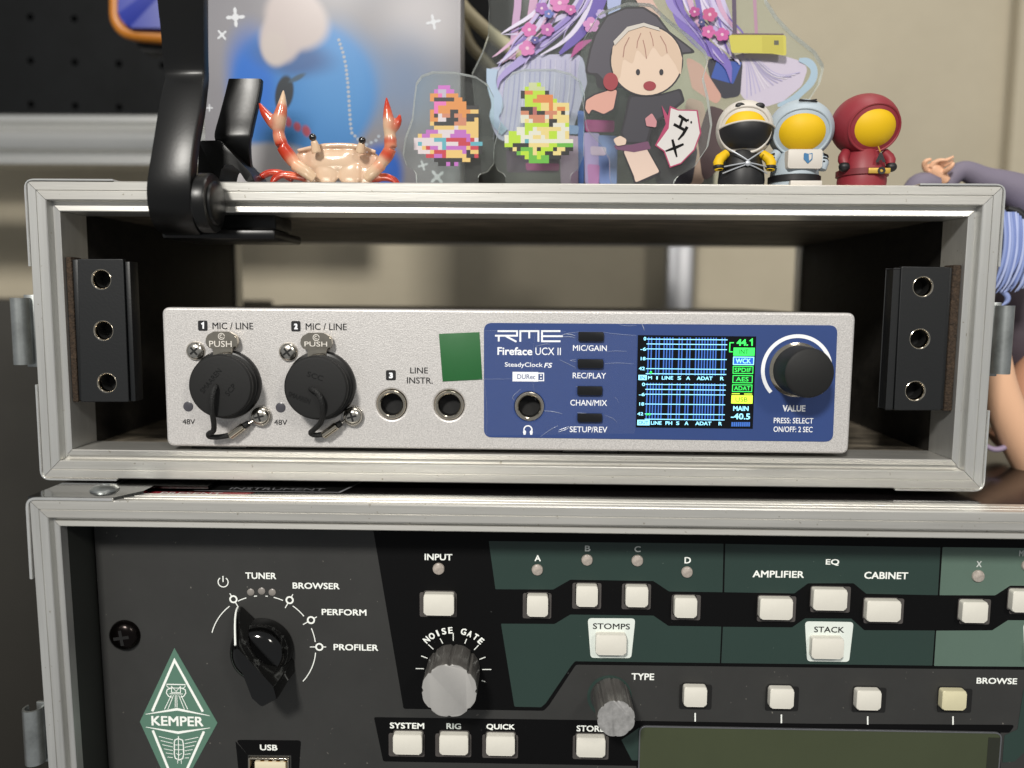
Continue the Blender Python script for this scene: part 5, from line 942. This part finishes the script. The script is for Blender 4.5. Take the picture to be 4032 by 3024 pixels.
# grey cabinet at far left, dark equipment behind the stands, cables
r4 = crect('Z', -900, 1180, 640, 3300, 90)
cb = put('grey_cabinet', B().box(-420, 120, -175.5, q('Z', 610, 1500, 120)[0], 300, q('Z', 60, 1185, 120)[2], r=2), greym); cb['label'] = 'dull grey blurred cabinet side behind the cases at far left'; cb['category'] = 'cabinet'
Y = 120.0; x0, z0 = q2('B', 1660, 1150, Y); x1, z1 = q2('C', 1150, -300, Y)
dk = thing('equipment_box', 'dark blurred equipment box behind the acrylic stands', 'equipment', ((x0+x1)/2, Y, z0))
put('shell', B().box(x0, Y, z0, x1, Y+60, z1+40, r=2), mat('dark_equipment', '17191b', .45, var=.3, vs=15), dk)
put('ledge', B().box(x0-3, Y-6, q('B', 1900, 1150, Y)[2]-14, x1+34, Y+50, q('B', 1900, 1010, Y)[2], r=2), mat('grey_ledge', '45423f', .5), dk)
for pts, r_, lb in (([('B', 1600, -120), ('B', 1700, 60), ('B', 1790, 150), ('B', 1900, 250), ('B', 2030, 340), ('C', 300, 420), ('C', 480, 560)], 2.9, 'cream cable crossing the gap right of the picture box'), ([('B', 1690, 150), ('B', 1750, 330), ('B', 1850, 430), ('B', 1960, 560), ('B', 2010, 700), ('C', 150, 860)], 2.3, 'thinner dull cream cable drooping below the brighter one')):
    c_ = put('cable', B().tube([q(c, x, yy, 98) for c, x, yy in pts], r_, 14, smooth=2), mat('cream_cable', 'b8ac8c' if r_ > 2.5 else '857b63', .5)); c_['label'] = lb; c_['category'] = 'cable'
pp = q('V', 1440, 600, 300)[0]; p1 = q('V', 1497, 600, 300)[0]
po = put('metal_post', B().box(pp, 298, -175, p1, 312, 120, r=2), mat('dull_aluminium', '9b9ca0', .35, .6)); po['label'] = 'blurry silver upright post seen through the open back of the small case'; po['category'] = 'post'
# ================================================================== FIGURINE at the right edge
Y = 50.0; fg = thing('doll_figurine', 'blurry reclining figurine with grey sleeve and pale blue hair at right edge', 'figurine', (q('D', 2000, 1200, Y)[0], Y, ztop))
def T(c, pts, rad, Y_=Y): return B().tube([q(c, x, yy, Y_+d_) for x, yy, d_ in pts], [r/(CR[c][2]*scale_at(Y_)) for r in rad], 16, smooth=2)
sk = 'd9a988'
hand = [(T('D', [(1700, 1190, 0), (1640, 1130, 0), (1600, 1100, 0)], [34, 46, 44]), sk)]
for pts, rad in (([(1575, 1110, 0), (1555, 1075, -1), (1568, 1050, -2), (1605, 1040, -2)], [22, 17, 14, 9]), ([(1600, 1090, -1), (1625, 1060, -2), (1665, 1045, -3), (1700, 1048, -4)], [20, 15, 13, 9]), ([(1620, 1090, 0), (1660, 1060, -1), (1710, 1045, -2), (1752, 1022, -3)], [20, 15, 12, 8]), ([(1640, 1105, 1), (1690, 1080, 0), (1725, 1065, -1), (1748, 1045, -1)], [20, 14, 12, 8]), ([(1650, 1140, 1), (1700, 1120, -3), (1740, 1085, -5), (1750, 1060, -5)], [20, 17, 14, 9])): hand.append((T('D', pts, rad), sk))
organic('hand', hand, .28, vmat('painted_skin', .5), fg, smooth=2)
put('sleeve', T('D', [(1440, 1260, 0), (1530, 1200, 0), (1640, 1215, 0)], [40, 85, 60]).tube([q('D', x, yy, Y+2) for x, yy in ((1680, 1240), (1760, 1130), (1830, 1110), (1950, 1180), (2080, 1210), (2300, 1330))], [3, 3.4, 3.6, 4.6, 5.4, 9], 18, smooth=2), mat('grey_lilac_cloth', '6f6878', .7, bump=.3, bs=120, bd=.001), fg)
put('torso', B().ball(q('O', 1090, 500, Y+26), (19, 14, 26), 20), mat('grey_plum_cloth', '4a4048', .7, bump=.4, bs=150, bd=.001), fg)
hm = mat('pale_blue_hair', '8796c6', .4)
for pts, rad in (([(930, -60, -2), (940, 60, -3), (925, 170, -3), (880, 270, -3), (850, 320, -3)], [40, 44, 36, 20, 4]), ([(990, -80, 0), (1010, 60, 0), (1000, 180, -1), (960, 290, -2), (900, 350, -3)], [46, 42, 34, 22, 4]), ([(870, 330, -2), (920, 360, -2), (925, 395, -2), (890, 420, -2)], [10, 16, 14, 4]), ([(900, -100, 1), (895, 80, 1), (905, 200, 1), (870, 330, 0)], [34, 30, 26, 6]), ([(1060, -60, 0), (1070, 120, 0), (1040, 300, 0)], [50, 46, 20])): put('hair_strand', T('O', pts, rad, 42), hm, fg)
hm2 = mat('pale_blue_hair_dark', '6f80b8', .4); hm3 = mat('pale_blue_hair_light', 'a9b4da', .4)
for i in range(16):
    x0 = 880+i*13; k_ = rr_.uniform(-20, 20); put('hair_strand', T('O', [(x0+20, -90, -5), (x0+30+k_*.4, 50+k_, -6), (x0+15, 180+k_, -6), (x0-30+k_, 290+k_, -5), (x0-60, 330+k_*2, -4)], [7, 8, 8, 6, 2], 42), (hm, hm2, hm3)[i % 3], fg)
put('dark_ribbon', T('O', [(920, -110, -4), (1000, -80, -4), (1060, 60, -4), (1080, 260, -4)], [14, 30, 34, 24], 42), mat('black_ribbon', '0b0b10', .5), fg)
put('leg', T('O', [(850, 700, -4), (870, 860, -3), (930, 1030, -2), (1010, 1200, 0), (1120, 1400, 4)], [80, 92, 96, 98, 98], 46), mat('doll_skin', 'e2b493', .5), fg, label='pale bent leg in front')
put('leg', T('O', [(1150, 690, 6), (1040, 830, 8), (1000, 980, 8), (900, 1130, 6), (860, 1160, 6)], [110, 110, 90, 80, 60], 60), mat('doll_skin_shaded', 'c08d70', .5), fg)  # browner copy of the skin: shade on the rear leg painted in
put('skirt_trim', T('O', [(800, 1180, 2), (860, 1210, 0), (930, 1180, 0), (960, 1160, 0)], [12, 16, 14, 8], 44), mat('lilac_trim', '8f7f98', .6), fg)
put('clasp', B().ball(q('O', 922, 670, 40), 1.3, 8), gold, fg)
